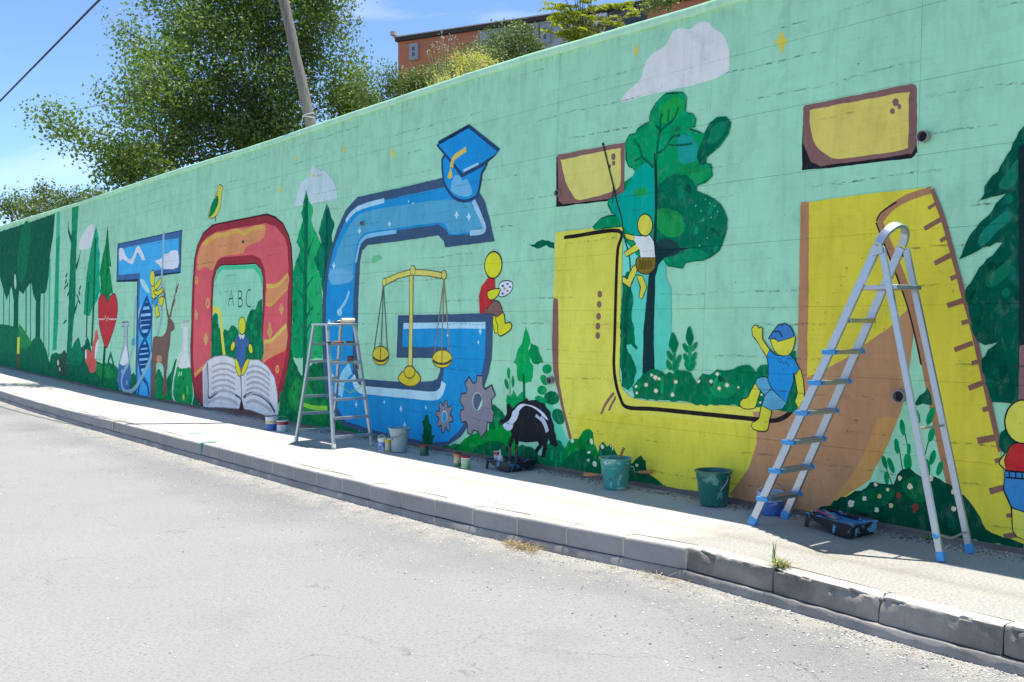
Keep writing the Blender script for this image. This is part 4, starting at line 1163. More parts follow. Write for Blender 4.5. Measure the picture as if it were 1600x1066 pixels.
M.P((160, 126, 100), [(1430, 480), (1420, 482), (1395, 507), (1362, 532), (1322, 560), (1295, 575), (1262, 590), (1247, 600), (1246, 640), (1200, 643), (1176, 644), (1184, 667), (1183, 692), (1171, 730), (1153, 757), (1140, 772), (1150, by(1150, 4)), (1280, by(1280, 4)), (1290, 795), (1331, 768), (1361, 748), (1388, 694), (1410, 640), (1424, 560), (1428, 520)])
M.P((174, 136, 88), [(1404, 655), (1388, 694), (1361, 748), (1331, 768), (1300, 785), (1330, 745), (1355, 700), (1372, 655)], 2)
M.P((134, 196, 176), [(1430, 505), (1442, 560), (1456, 640), (1470, 700), (1490, 765), (1470, 790), (1340, 790), (1331, 770), (1361, 748), (1388, 694), (1410, 640), (1424, 560)])
M.L((150, 112, 88), [(1374, 346), (1390, 385), (1408, 430), (1426, 480), (1442, 545), (1456, 620), (1470, 690), (1488, 765)], .055)
M.L(BLK, [(1369.5, 348), (1383, 383), (1402, 432), (1419, 480), (1434, 540), (1440, 570)], .012)
M.L((150, 112, 88), [(1374, 348), (1392, 326), (1420, 309), (1456, 297)], .05); M.L(BLK, [(1370, 346), (1378, 332), (1402, 316)], .012)
M.L((118, 88, 84), [(1457, 296), (1470, 330), (1480, 362), (1505, 456), (1522, 520), (1540, 600), (1556, 672), (1564, 706)], .032)
for a, b, w in [((1462, 319), (1451, 326), .024), ((1471, 343), (1445, 358), .034), ((1480, 371), (1470, 377), .028), ((1488, 398), (1461, 412), .036), ((1495, 432), (1486, 436), .03), ((1505, 470), (1481, 478), .036), ((1514, 502), (1503, 505), .03), ((1521, 536), (1492, 547), .034), ((1530, 565), (1519, 568), .03), ((1537, 598), (1514, 607), .036), ((1548, 637), (1536, 641), .03), ((1560, 683), (1528, 689), .042), ((1566, 718), (1555, 721), .03), ((1569, 762), (1547, 768), .04), ((1583, 805), (1573, 806), .026), ((1590, 835), (1569, 839), .036)]:
    M.L((120, 88, 82), [a, b], w, 0)
M.L((34, 30, 34), [(882, 371.5), (900, 369), (967.5, 361), (966, 390), (964, 427), (961, 533), (960, 570), (962.8, 597), (970, 622), (981, 636.5), (1025, 639.5), (1100, 647), (1175, 654.5), (1205, 657.5), (1222, 654), (1236, 644), (1244, 628)], .037)
for x, y in [(938, 460), (937, 475.8), (936, 494.5), (935, 510), (934.8, 524.5)]: M.E((122, 92, 88), x, y, 3.7, 5.5)
M.L((122, 92, 88), [(960, 614), (948, 630), (940, 647)], .03); M.L((122, 92, 88), [(963, 621), (957, 631), (952, 642)], .024)
M.done()
M = Motif('painted_letter_dot', 'brown rimmed yellow painted block crossed by a dark rope')
M.P((36, 32, 40), [(869.4, 245), (869, 323.8), (975, 311), (976, 300), (880, 300), (874, 245)])
M.P((118, 90, 92), [(871, 242), (976.6, 222.5), (975.7, 308), (880, 319.5), (873, 314)], 0)
M.P((196, 192, 112), [(877, 252.5), (880, 249.7), (925, 240), (966, 232), (970, 237.5), (970, 280.7), (964, 295.7), (935, 306), (905, 312.6), (895, 305), (883.8, 284)], 2)
M.E((118, 90, 92), 958.5, 245, 3.5, 5.5); M.E((118, 90, 92), 959, 255, 2.6, 4); M.E((118, 90, 92), 953, 259.7, 2, 3)
M.done()
M = Motif('painted_letter_dot', 'larger brown rimmed yellow painted block with three brown spots')
M.P((30, 32, 42), [(1254, 195), (1253, 267), (1425, 247.5), (1433.8, 237.5), (1432, 220), (1290, 240), (1262, 220)])
M.P((116, 88, 92), [(1255, 168), (1258, 165), (1425, 131), (1431, 133), (1432.8, 140), (1432.5, 225), (1425, 240), (1282.5, 260), (1267.5, 252.5), (1255, 225)])
M.P((190, 184, 100), [(1265.5, 176), (1272.5, 171), (1340, 158), (1415, 144.5), (1420, 150), (1419.5, 190), (1418.8, 225), (1412.5, 234), (1360, 242), (1310, 248.8), (1292.5, 242.5), (1275, 227.5), (1267.5, 205)], 2)
M.E((116, 88, 92), 1399.5, 160, 5, 6.3); M.E((116, 88, 92), 1405.5, 167, 3, 4.3); M.E((116, 88, 92), 1394.5, 173.8, 4, 4.6)
M.done()

# --- the big tree inside the U
M = Motif('painted_tree', 'great blotchy green painted tree with a dark trunk inside the letter U')
T1 = (0, 138, 92)
M.P((78, 186, 176), [(985, 424), (1010, 420), (1041, 402.5), (1041, 432.6), (1049, 451), (1049, 520), (1046, 547), (1041, 578), (1004, 590), (985, 612), (975, 608), (976, 430)])
M.P((100, 196, 190), [(974, 372), (985, 372), (998, 400), (994, 430), (976, 432)])
M.P(T1, [(1040.6, 147.5), (1053.8, 145.6), (1067, 145.6), (1072.5, 153), (1070.7, 176.6), (1082, 179), (1087.5, 187), (1085.7, 198), (1076, 201), (1089.4, 205.6), (1100.7, 211), (1110, 194), (1121, 185), (1134.4, 184), (1142, 192.5), (1138, 209), (1125, 228), (1104.4, 245), (1102.6, 256), (1111, 258), (1113, 275), (1102.6, 284.5), (1089.4, 289), (1087.6, 299.5), (1106, 307), (1116, 313), (1125, 320), (1131, 330), (1136, 342), (1135, 358), (1133, 367), (1128, 382), (1124, 391), (1112, 400), (1099.5, 406), (1085, 407), (1071, 410), (1067.6, 418.5), (1045, 414.7), (1038, 405), (1000, 400), (976, 372), (974.5, 353), (930, 358), (927, 355.7), (940, 342.6), (951, 338), (966, 337), (957, 332), (951, 320), (951, 312.6), (962, 310), (977, 306), (977, 286), (990, 277), (993.8, 267.6), (990, 262), (984, 260), (978.8, 248.8), (978.8, 222.5), (984, 212), (993.8, 209.5), (997.5, 202), (1008.8, 194.5), (1016, 190.6), (1018, 175.6), (1025.7, 162.5), (1035, 153)], 0, .02, (0, 96, 72))
M.P((0, 148, 142), [(985, 285), (995, 265), (1010, 255), (1023, 262), (1024, 330), (1022, 350), (1000, 368), (980, 360), (966, 340), (956, 328), (955, 312), (975, 300)], 2)
M.P((24, 140, 138), [(1060, 215), (1075, 212), (1090, 225), (1090, 248), (1075, 258), (1062, 250)], 3)
M.P((0, 100, 78), [(1027, 300), (1035, 283), (1050, 275), (1070, 272), (1085, 285), (1090, 300), (1106, 307), (1125, 320), (1136, 341), (1133, 367), (1124, 391), (1099, 406), (1075, 408), (1050, 405), (1036, 396), (1025, 380)], 2)
M.P((0, 92, 74), [(1104, 245), (1125, 228), (1138, 209), (1141.5, 192), (1134, 184.6), (1121, 186), (1110, 195), (1101, 211), (1094, 228), (1090, 245), (1096, 258), (1103, 256)], 2)
M.P((8, 116, 88), [(1108, 225), (1112, 205), (1122, 192), (1132, 190), (1133, 205), (1122, 220)], 3)
M.P((18, 148, 70), [(1030, 175), (1045, 156), (1062, 152), (1068, 168), (1056, 188), (1036, 194)], 3); M.P((10, 142, 84), [(1060, 262), (1085, 252), (1100, 266), (1108, 262), (1109, 274), (1090, 284), (1070, 270)], 2)
M.P((22, 136, 76), [(1024, 330), (1045, 326), (1064, 336), (1070, 360), (1055, 372), (1036, 366), (1026, 350)], 3); M.P((24, 150, 92), [(992, 296), (1010, 294), (1014, 304), (1000, 308), (990, 304)], 3)
M.P((0, 124, 92), [(1046, 413), (1052, 398), (1080, 390), (1098, 392), (1108, 401), (1090, 406), (1071, 410), (1066, 417)], 2)
M.P((28, 62, 66), [(1024, 382), (1040, 372), (1060, 380), (1062, 396), (1040, 403), (1026, 398)], 2)
for x, y in [(1103, 312), (1110, 318), (1118, 322), (1122, 331), (1096, 330), (1100, 345), (1088, 322), (1112, 340), (1106, 372), (1094, 384)]: M.E((92, 170, 146), x, y, .9, 1.6, 30)
TK = (20, 48, 56)
M.P(TK, [(1023, 240), (1027, 240), (1029, 300), (1026, 380), (1040, 388), (1079, 388), (1052, 396), (1039, 402.5), (1030, 414), (1025, 432.6), (1023.5, 483), (1022.5, 520), (1023.5, 585), (1005, 588), (1006, 520), (1011, 470), (1015, 425), (1021, 395), (1024, 330)])
BR = (0, 92, 74)
for pts, w in [([(1026, 250), (1029, 225), (1032, 202), (1033, 185), (1036, 178)], .03), ([(1031, 206), (1045, 194), (1055, 184), (1061, 168)], .024), ([(1031, 203), (1025, 196)], .02), ([(1028, 240), (1038, 234), (1046, 222), (1052, 214), (1064, 212)], .022), ([(1046, 227), (1065, 227), (1082, 225)], .018), ([(1022, 262), (1012, 252), (1004, 245), (1001, 232), (996, 224)], .024), ([(1004, 246), (992, 252)], .02), ([(1044, 190), (1047, 170)], .016)]: M.L(BR, pts, w)
M.P((0, 104, 78), [(973, 433), (985, 424), (989.7, 440), (988.8, 489), (991.6, 520), (997.5, 543), (995.6, 548), (980, 538), (988, 562), (995.6, 580.7), (992, 599), (982.5, 609), (972, 603), (970.3, 556), (970.6, 500)])
M.L((0, 84, 66), [(984, 445), (979, 490), (977, 540), (976, 590)], .05)
M.P((0, 90, 70), [(826, 380.5), (830, 383), (835, 382), (847, 375), (857.6, 374.5), (866.6, 379), (866, 390), (857.6, 387), (850, 385), (839.6, 387), (830.6, 385)])
M.done()
M = Motif('painted_rope', 'dark thin painted rope hanging from the block beside the tree')
M.L((22, 54, 54), [(943, 225), (951, 258), (959, 290), (965, 316), (972, 340.7), (976, 369), (984, 400), (986, 430)], .016); M.E((20, 40, 46), 943, 225.5, 1.7, 2.4)
M.L((22, 54, 54), [(959, 292), (958, 318)], .012, 0); M.done()
M = Motif('painted_figure', 'yellow painted child in white shirt and olive shorts climbing the tree')
YC = (214, 194, 74)
M.P(YC, [(977.5, 366), (992.5, 369), (991.6, 376), (980, 373)], 0, .018); M.P(YC, [(989.7, 417.5), (996, 413), (995, 425), (985, 449.5), (974, 441), (974.7, 432.6), (981, 437)], 0, .018)
M.P(YC, [(996, 430), (1004.7, 432.6), (1011, 449.5), (1008, 456), (1003.8, 467), (1000, 464.5), (1002, 449.5)], 0, .018)
M.P((112, 98, 42), [(995, 408), (1002, 401.6), (1022.5, 400), (1025, 410), (1022.5, 421), (1011, 428), (998, 423)], 2, .02)
M.P((206, 206, 214), [(1002, 369.7), (1015, 367), (1022.5, 378), (1024.8, 402.5), (1002, 402.5), (1000, 386), (991.6, 376), (992.5, 368.8)], 0, .016)
M.P(YC, [(995, 382), (1000, 389.4), (980, 400.7), (976.6, 395)], 0, .018); M.P((206, 206, 214), [(1003, 373), (1007, 384), (1000, 390), (994.5, 382)])
M.E(YC, 1008.8, 352, 11, 16.3, 0, .022)
for k in range(9): M.L((64, 54, 26), [(999 + 2.6 * k, 405 + (k % 3)), (1001 + 2.2 * k, 413 + (k % 2) * 4), (998 + 2.6 * k, 421)], .008)
M.done()
M = Motif('painted_flower_bed', 'dark green painted flower bed with cream blossoms inside the letter U')
for cx, cy, a, b in [(1053, 535.6, 7.6, 17), (1078.3, 526, 6, 16)]: M.P((0, 104, 76), [(cx - 1, cy - b), (cx + a * .7, cy - b * .3), (cx + a, cy + b * .25), (cx + 1, cy + b), (cx - a * .7, cy + b * .5), (cx - a, cy)], 3)
M.L((20, 140, 96), [(1054, 550), (1053, 580)], .03, 0); M.L((20, 140, 96), [(1078, 540), (1079, 580)], .03, 0)
for x, y, r in [(1047, 556, -25), (1061, 562, 20), (1046, 571, -20), (1057, 574, 20), (1072, 544, -25), (1085.5, 542, 30), (1073, 560, -28), (1085, 558, 22), (1075, 573, -30), (1083, 572, 25)]: M.E((0, 128, 84), x, y, 3.4, 8.4, r)
BD = (0, 104, 72)
M.P(BD, [(990, 624), (990, 605), (997.5, 593.8), (1010.7, 580.7), (1022, 577), (1035, 580.7), (1040.7, 586), (1046, 580.7), (1052, 584.5), (1057.6, 579.7), (1067, 578.8), (1080, 583.5), (1087.6, 595.7), (1095, 608.8), (1095, 631)])
M.P((0, 108, 76), [(1095, 631), (1093, 605), (1089.5, 592), (1098.8, 585), (1110, 586), (1121, 575), (1140, 577), (1159, 573), (1168.8, 574.5), (1182, 582), (1189.5, 570.7), (1200.7, 568.8), (1225, 560), (1243.8, 548), (1246, 600), (1245, 640), (1160, 635.5)])
M.P((14, 126, 84), [(1110, 605), (1130, 597), (1150, 604), (1146, 620), (1120, 620)], 3)
for x, y, r in [(1025, 590, 5), (1019, 586, 3), (1031, 592, 3.4), (1010.7, 601.6, 4.4), (1026, 611, 5), (1057, 597, 4.2), (1052, 617, 4), (1093, 596, 3.4), (1112, 596, 3.8), (1122, 584.5, 4), (1125, 607, 4.2), (1137, 602, 4.6), (1155, 605.5, 2.6), (995, 604, 3), (996, 614, 3), (1191, 617, 2.6), (1189, 629, 2.6)]:
    pts = []
    for k in range(14):
        t = 2 * math.pi * k / 14; q = r * (1.0 if k % 2 else .62) * rnd.uniform(.8, 1.15)
        pts.append((x + q * math.cos(t) * .9, y + q * math.sin(t)))
    M.P((196, 168, 128) if r > 4.1 else (206, 196, 176), pts); M.E((224, 216, 206), x, y, r * .5, r * .5)
M.done()
M = Motif('painted_figure', 'yellow painted child in blue cap and shirt waving inside the letter U')
YK = (208, 196, 66); BS = (34, 130, 204); BL2 = (82, 154, 196)
M.P(YK, [(1243, 584), (1251, 577), (1256, 595), (1257.5, 621), (1249.5, 638), (1243.8, 628), (1247.6, 613.8)], 0, .014)
M.P(YK, [(1181, 600), (1189, 609), (1184, 625), (1180, 637), (1163, 638), (1157.5, 630.7), (1162, 624), (1170.6, 621)], 2, .016)
M.P(BL2, [(1182, 598.8), (1189.4, 590), (1202.5, 592), (1210, 604), (1208, 618), (1197, 618)], 2, .014)
M.P(YK, [(1192, 632), (1206, 640), (1203, 655), (1200.6, 670), (1193, 673.8), (1178, 670), (1177, 660.7), (1187.5, 655)], 2, .016)
M.P(BL2, [(1208, 607), (1229.7, 628.8), (1223, 638), (1206, 641), (1192, 633.5), (1197, 617.5)], 0, .014)
M.P(YK, [(1176, 514.4), (1180, 508.8), (1184, 510), (1187, 514), (1189.5, 512), (1192, 514), (1191.5, 530), (1203.5, 547), (1199.7, 558), (1185.7, 535), (1178, 524.7)], 0, .014)
M.P(BS, [(1203.5, 547), (1213.8, 556.6), (1234.4, 554), (1243, 564), (1249.5, 576), (1243.8, 584), (1240, 582), (1241, 595), (1229.7, 628.8), (1208, 608), (1201.6, 595), (1202.5, 570.7), (1199.7, 558)], 0, .016)
M.P(YK, [(1206, 528), (1217.5, 533), (1240, 525), (1243, 530), (1240, 544.4), (1232.6, 555), (1217.5, 554), (1209, 542.5)], 2, .014)
M.P((52, 112, 178), [(1202.5, 530), (1210, 518), (1217.5, 508.8), (1227, 506.5), (1236, 511.6), (1241, 522), (1240, 526), (1217.5, 533), (1212, 528.5)], 0, .016)
M.L(BLK, [(1211, 519), (1218, 518), (1224, 527)], .01); M.L((20, 70, 120), [(1217, 563), (1220, 567), (1222, 564), (1226, 569), (1229, 566), (1234, 572)], .007, 0)
M.done()
M = Motif('painted_bush', 'bright and dark green painted bushes with white spots behind the green bucket')
M.P((0, 122, 58), [(877, 723), (883.6, 701), (892, 686), (904, 684.5), (912, 674), (920, 671), (926.7, 676), (929, 693), (937.7, 708), (945, 742), (900, by(900))], 2)
M.P((0, 94, 62), [(878, 724), (890, 712), (895.5, 707), (915.7, 704.7), (934, 718), (945, 744), (900, by(900))], 2)
M.P((0, 84, 58), [(937, 712), (937, 698), (942.8, 690), (949.5, 698), (954.6, 694), (961, 700), (971.5, 716.6), (988, 724), (1002, 712), (1009, 721), (1012, 740), (1028, 750), (1043, 760), (1029, by(1029)), (985, by(985)), (940, by(940))], 0)
for x, y, a, b in [(895, 689, 2.6, 3.6), (925, 690, 2.4, 5), (921, 707, 3, 2), (920, 719, 2, 2), (930, 725, 3.4, 4.6), (942, 698, 2.6, 3.6), (955, 697, 1, 2), (958, 701, 1, 3), (996, 727, 2.6, 2.6)]: M.E((178, 205, 200), x, y, a, b, -12, n=10)
M.done()
M = Motif('painted_bush', 'very dark green painted flowering bush behind the right stepladder')
for x0, y0, x1, y1 in [(1396, 760, 1383, 725), (1412, 740, 1404, 690), (1445, 750, 1434, 690), (1442, 720, 1436, 670), (1445, 715, 1458, 665), (1419, 700, 1412, 660)]: M.L((30, 90, 72), [(x0, y0), (x1, y1)], .008, 0)
for x, y, a, b, r in [(1411, 668, 4, 13, -8), (1402, 697, 4, 12, -8), (1383, 722, 4, 11, -18), (1393, 727, 4.4, 13, -20), (1386, 747, 4, 10, -5), (1419, 722, 6, 13, -5), (1421, 702, 3, 9, 0), (1434, 650, 4, 12, -15), (1455, 650, 5, 15, 18), (1456, 680, 5, 11, 15), (1458, 715, 5, 12, 15), (1450, 730, 5, 14, -8), (1469, 732, 5, 12, 18)]: M.E((0, 132, 84), x, y, a, b, r)
M.P((0, 84, 66), [(1427, 634), (1450, 606), (1457, 622), (1458, 633)])
M.P((0, 66, 52), [(1280, 795), (1316, 779.6), (1345, 765), (1360.7, 752.6), (1383, 755), (1396.8, 757), (1403.5, 741), (1421.5, 733.5), (1442, 745), (1462, 743), (1484.5, 754.6), (1507, 774), (1527, 800), (1541, 828), (1569, 842), (1600, 850), (1600, 855), (1524, 846), (1484, by(1484, 5)), (1400, by(1400, 5)), (1300, by(1300, 3)), (1285, by(1285, 3))])
M.P((0, 88, 60), [(1330, 790), (1350, 768), (1375, 760), (1400, 765), (1390, 785), (1360, 800)], 3); M.P((6, 92, 60), [(1410, 760), (1425, 745), (1450, 752), (1460, 775), (1430, 785)], 3)
for x, y, r, c in [(1331, 787, 6, 0), (1352, 779, 4, 0), (1375, 775, 4, 1), (1393, 790, 4, 1), (1371, 797, 4.4, 0), (1369, 757, 3.6, 2), (1388, 765, 3, 2), (1407, 747, 4, 2), (1423, 760, 5, 2), (1455, 748, 5, 2), (1454, 772, 4, 2), (1490, 769, 4, 2), (1491, 795, 4.4, 2), (1405, 774, 5, 3), (1432, 791, 6, 3), (1430, 798, 4, 3)]:
    pts = []
    for k in range(12):
        t = 2 * math.pi * k / 12; q = r * rnd.uniform(.75, 1.15); pts.append((x + q * math.cos(t) * .85, y + q * math.sin(t)))
    M.P([(196, 196, 190), (182, 168, 110), (206, 190, 164), (112, 58, 44)][c], pts)
M.P((176, 170, 66), [(1246, 799), (1262, 797), (1276, 800), (1272, 804), (1248, 804)], 2)
M.done()
M = Motif('painted_pine', 'tall dark green painted pine at the right end of the mural')
M.P((0, 76, 64), [(1640, 120), (1600, 198), (1589.5, 206), (1580, 234), (1559.5, 268), (1539, 292.5), (1524.8, 318), (1559.5, 305), (1574, 303), (1550, 328), (1531, 349), (1509, 380), (1498.5, 406), (1522, 397), (1566, 378), (1550, 399), (1527, 427), (1510.7, 449.4), (1508, 460), (1512.6, 485), (1527.6, 532), (1539, 536.7), (1561, 535), (1545, 548), (1531, 562), (1535, 580), (1550.7, 629), (1600, 629), (1700, 640), (1760, 560), (1720, 400), (1690, 200)])
M.P((14, 106, 88), [(1560, 290), (1580, 262), (1592, 250), (1590, 280), (1575, 296)], 3); M.P((18, 112, 100), [(1530, 372), (1550, 348), (1575, 330), (1580, 345), (1555, 365), (1535, 385)], 3); M.P((10, 98, 78), [(1540, 440), (1560, 420), (1580, 405), (1575, 430), (1550, 450)], 3)
M.P((20, 44, 50), [(1592, 230), (1640, 200), (1640, 640), (1592, 640)])
M.P((116, 90, 98), [(1594, 540), (1640, 535), (1640, 640), (1592, 640)])
M.P((0, 76, 60), [(1561, 690), (1564, 676), (1575, 668), (1592, 690), (1590, 715), (1566, 708)])
M.done()
M = Motif('painted_figure', 'painted child with red shirt and blue trousers at the right edge')
YR = (198, 196, 84)
M.P(YR, [(1578, 706), (1570, 712), (1563, 722), (1566, 728), (1578, 736), (1586, 730)], 2, .016)
M.P((170, 44, 52), [(1584, 694), (1610, 690), (1636, 700), (1640, 740), (1574, 738), (1571, 720), (1578, 700)], 0, .014)
M.P(YR, [(1582, 790), (1584, 828), (1590, 838), (1604, 844), (1612, 800)], 0, .016); M.P(YR, [(1612, 790), (1614, 838), (1630, 842), (1634, 795)], 0, .016)
M.P((52, 124, 190), [(1572, 737), (1640, 742), (1642, 790), (1606, 800), (1582, 792), (1570, 765)], 0, .02)
M.L(BLK, [(1572, 746), (1640, 751)], .01, 0)
for x in (1578, 1588, 1598, 1610): M.L(BLK, [(x, 738), (x, 747)], .008, 0)
M.E(YR, 1600, 659, 28, 33, 0, .02)
M.done()
M = Motif('painted_cloud', 'large white painted cloud near the top of the wall')
M.P((192, 200, 214), [(971.5, 160), (978, 145), (1000, 125), (1005.5, 108), (1015, 88), (1040.6, 70), (1050.6, 50), (1065.7, 44), (1078, 46), (1090.6, 36), (1105.7, 34.6), (1115.7, 45), (1128, 52.6), (1137, 70), (1140, 90), (1139.6, 105), (1133, 115), (1095.7, 130), (1038, 143), (1000, 152)], 3); M.done()
for (x, y, a, b) in [(463, 247, 2.4, 6), (538, 234, 3, 8), (614, 240, 4, 9), (438, 297, 3.4, 7), (490, 274, 2.4, 6), (994, 79, 5, 12), (1221, 65, 11, 18)]:
    M = Motif('painted_star')
    M.P((206, 188, 88), [(x, y - b), (x + a * .42, y - b * .3), (x + a, y - b * .12), (x + a * .5, y + b * .25), (x + a * .1, y + b), (x - a * .4, y + b * .3), (x - a, y + b * .1), (x - a * .45, y - b * .25)], 2); M.done()
M = Motif('painted_bird', 'small green and yellow painted bird above the letter O')
M.P((206, 190, 82), [(343.8, 289.5), (348, 293), (347, 297), (346, 304.5), (343.8, 324.5), (335, 339.5), (325, 337), (332.5, 317), (340, 299.5), (341, 292)], 3, .03)
M.P((0, 116, 72), [(340, 304.5), (340.5, 319.5), (332, 337), (325.8, 337), (332, 318)], 3)
M.L(BLK, [(337, 339), (337, 346)], .03, 0); M.E(BLK, 344.6, 294, .6, 1)
M.done()
M = Motif('painted_smear'); M.P((90, 180, 140), [(580, 408), (584, 401), (592, 399), (597, 403), (592, 407), (585, 410)], 3); M.done()
# ------------------------------------------------------------------ things on the pavement
M_ALU = splashed('paint_flecked_aluminium', (0.50, 0.55, 0.59), (0.72, 0.74, 0.73), 0.36, 0.67, 16, 0.7)
M_ALU2 = plain('brushed_aluminium', (0.46, 0.48, 0.50), 0.38, 0.8, 0.18, 40)
M_BLUEP = plain('blue_plastic', (0.05, 0.30, 0.62), 0.4)
M_STEEL = plain('galvanised_wire', (0.42, 0.42, 0.42), 0.4, 0.7)
M_STRAP = plain('tan_brace', (0.36, 0.31, 0.22), 0.7)
M_WOOD = plain('orange_wood', (0.44, 0.20, 0.07), 0.5, 0, 0.3, 40)
M_BLK = plain('black_plastic', (0.015, 0.016, 0.018), 0.4)
def part(mb, name, mats, parent, root=None, recalc=True):
    root = root or parent
    L_ = root.location
    mb.v = [(v[0] - L_.x, v[1] - L_.y, v[2] - L_.z) for v in mb.v]
    return mb.build(name, mats, parent, recalc)
def lerp(a, b, t): return a + (b - a) * t
def thick_out(P, r):                # a round thing's centre, from its front foot point
    d = Vector((P.x, P.y, 0)).normalized()
    return P + d * r

def right_ladder():
    pc0, w0, pc1, w1 = 0.42, 0.375, 0.42, 0.275
    uf, uh, zh = -9.40, -8.475, 2.09
    root = empty('stepladder', site(-8.75, 0.42), 'tall aluminium stepladder with hoop handle and blue plastic caps at the right', 'stepladder', 'aluminium stepladders')
    def rail(side, z):              # a point of the step-side rail
        t = (z - PZ) / (zh - PZ)
        return site(lerp(uf, uh, t), pc0 + side * lerp(w0, w1, t) / 2, z)
    def leg(side, z):
        t = (z - PZ) / (zh - PZ)
        return site(lerp(-8.01, -8.43, t), pc0 + side * lerp(0.345, 0.285, t) / 2, z)
    for s in (1, -1):
        mb = MB(); mb.bar(rail(s, PZ + 0.05), rail(s, 2.115), 0.024, 0.056, NO); bevel(part(mb, 'rail', M_ALU, root), .003)
        mb = MB(); mb.bar(rail(s, PZ + 0.002), rail(s, PZ + 0.06), 0.030, 0.063, NO); bevel(part(mb, 'foot', M_BLUEP, root), .004)
        mb = MB(); mb.bar(leg(s, PZ + 0.05), leg(s, 2.10), 0.022, 0.042, NO); bevel(part(mb, 'rear_leg', M_ALU, root), .003)
        mb = MB(); mb.bar(leg(s, PZ + 0.002), leg(s, PZ + 0.06), 0.028, 0.048, NO); bevel(part(mb, 'foot', M_BLUEP, root), .004)
        mb = MB(); a, b = rail(s, 2.075) + NO * s * 0.018, leg(s, 2.085) + NO * s * 0.018
        mb.bar(a - (b - a) * .3, b + (b - a) * .25, 0.008, 0.05, NO); part(mb, 'hinge_bracket', M_ALU2, root)
    # hoop that joins the two rails
    a, b = rail(1, 2.11), rail(-1, 2.11)
    d = (rail(1, 2.1) - rail(1, 1.5)).normalized()
    c = (a + b) / 2; e = (a - b) / 2; r = e.length
    mb = MB()
    prev = None
    K = 20
    ring = []
    for k in range(K + 1):
        t = math.pi * k / K
        rad = e.normalized() * math.cos(t) + d * math.sin(t)
        ctr = c + d * 0.015 + rad * r * 1.0
        ring.append((ctr, rad))
    vs, fs = [], []
    sidev = d.cross(e.normalized()).normalized()
    for ctr, rad in ring:
        for (q, w) in ((-.012, -.027), (-.012, .027), (.012, .027), (.012, -.027)): vs.append(ctr + rad * q + sidev * w)
    for k in range(K):
        for j in range(4): fs.append((k * 4 + j, k * 4 + (j + 1) % 4, (k + 1) * 4 + (j + 1) % 4, (k + 1) * 4 + j))
    mb.add(vs, fs, 0, True); bevel(part(mb, 'hoop_handle', M_ALU, root), .003)
    # treads with blue end caps
    for i in range(1, 8):
        z = PZ + 0.207 * i
        a, b = rail(1, z), rail(-1, z)
        mb = MB(); m_ = (a + b) / 2
        mb.box(m_, (a - b) / 2 - NO * 0.008, AL * 0.046, UP * 0.004)
        mb.box(m_ - AL * 0.043 - UP * 0.012, (a - b) / 2 - NO * 0.008, AL * 0.003, UP * 0.011)
        mb.box(m_ + AL * 0.043 - UP * 0.012, (a - b) / 2 - NO * 0.008, AL * 0.003, UP * 0.011)
        for k in range(5): mb.box(m_ + AL * (-0.028 + 0.014 * k) + UP * 0.0047, (a - b) / 2 - NO * 0.01, AL * 0.002, UP * 0.001)
        tr = part(mb, 'tread', M_ALU2, root)
        for s, q in (((1, a), (-1, b)) if i < 7 else ()):
            mb = MB(); mb.box(q - UP * 0.008 + NO * s * 0.018, NO * 0.008, AL * 0.049, UP * 0.016); mb.box(q - UP * 0.008 - NO * s * 0.019, NO * 0.007, AL * 0.048, UP * 0.016)
            bevel(part(mb, 'tread_cap', M_BLUEP, tr, root), .004)
    # platform
    a, b = rail(1, 1.85), rail(-1, 1.85); p1, p2 = leg(1, 1.85), leg(-1, 1.85)
    mb = MB()
    t = 0.014
    a2, b2, p12, p22 = a - AL * .02, b - AL * .02, p1 + AL * .05, p2 + AL * .05
    vs = [a2, b2, p22, p12]; vs = [v - UP * t for v in vs] + [v + UP * t for v in vs]
    mb.add(vs, [(0, 3, 2, 1), (4, 5, 6, 7), (0, 1, 5, 4), (1, 2, 6, 5), (2, 3, 7, 6), (3, 0, 4, 7)])
    bevel(part(mb, 'platform', M_ALU2, root), .004)
    mb = MB(); mb.bar(leg(1, 0.98), leg(-1, 0.98), 0.012, 0.016, UP); part(mb, 'rear_brace', M_STRAP, root)
    k = (leg(1, PZ + .16) + leg(-1, PZ + .16)) / 2 - UP * .05
    mb = MB(); mb.tube([leg(1, PZ + .16), k, leg(-1, PZ + .13)], 0.007, 6); part(mb, 'rear_brace', M_STRAP, root)
    mb = MB(); mb.lathe([(0, .012), (.016, .012), (.018, .006), (.018, 0)], leg(1, PZ + .15) + NO * .011, 14, 0, NO); part(mb, 'rivet_cap', M_BLUEP, root)
right_ladder()

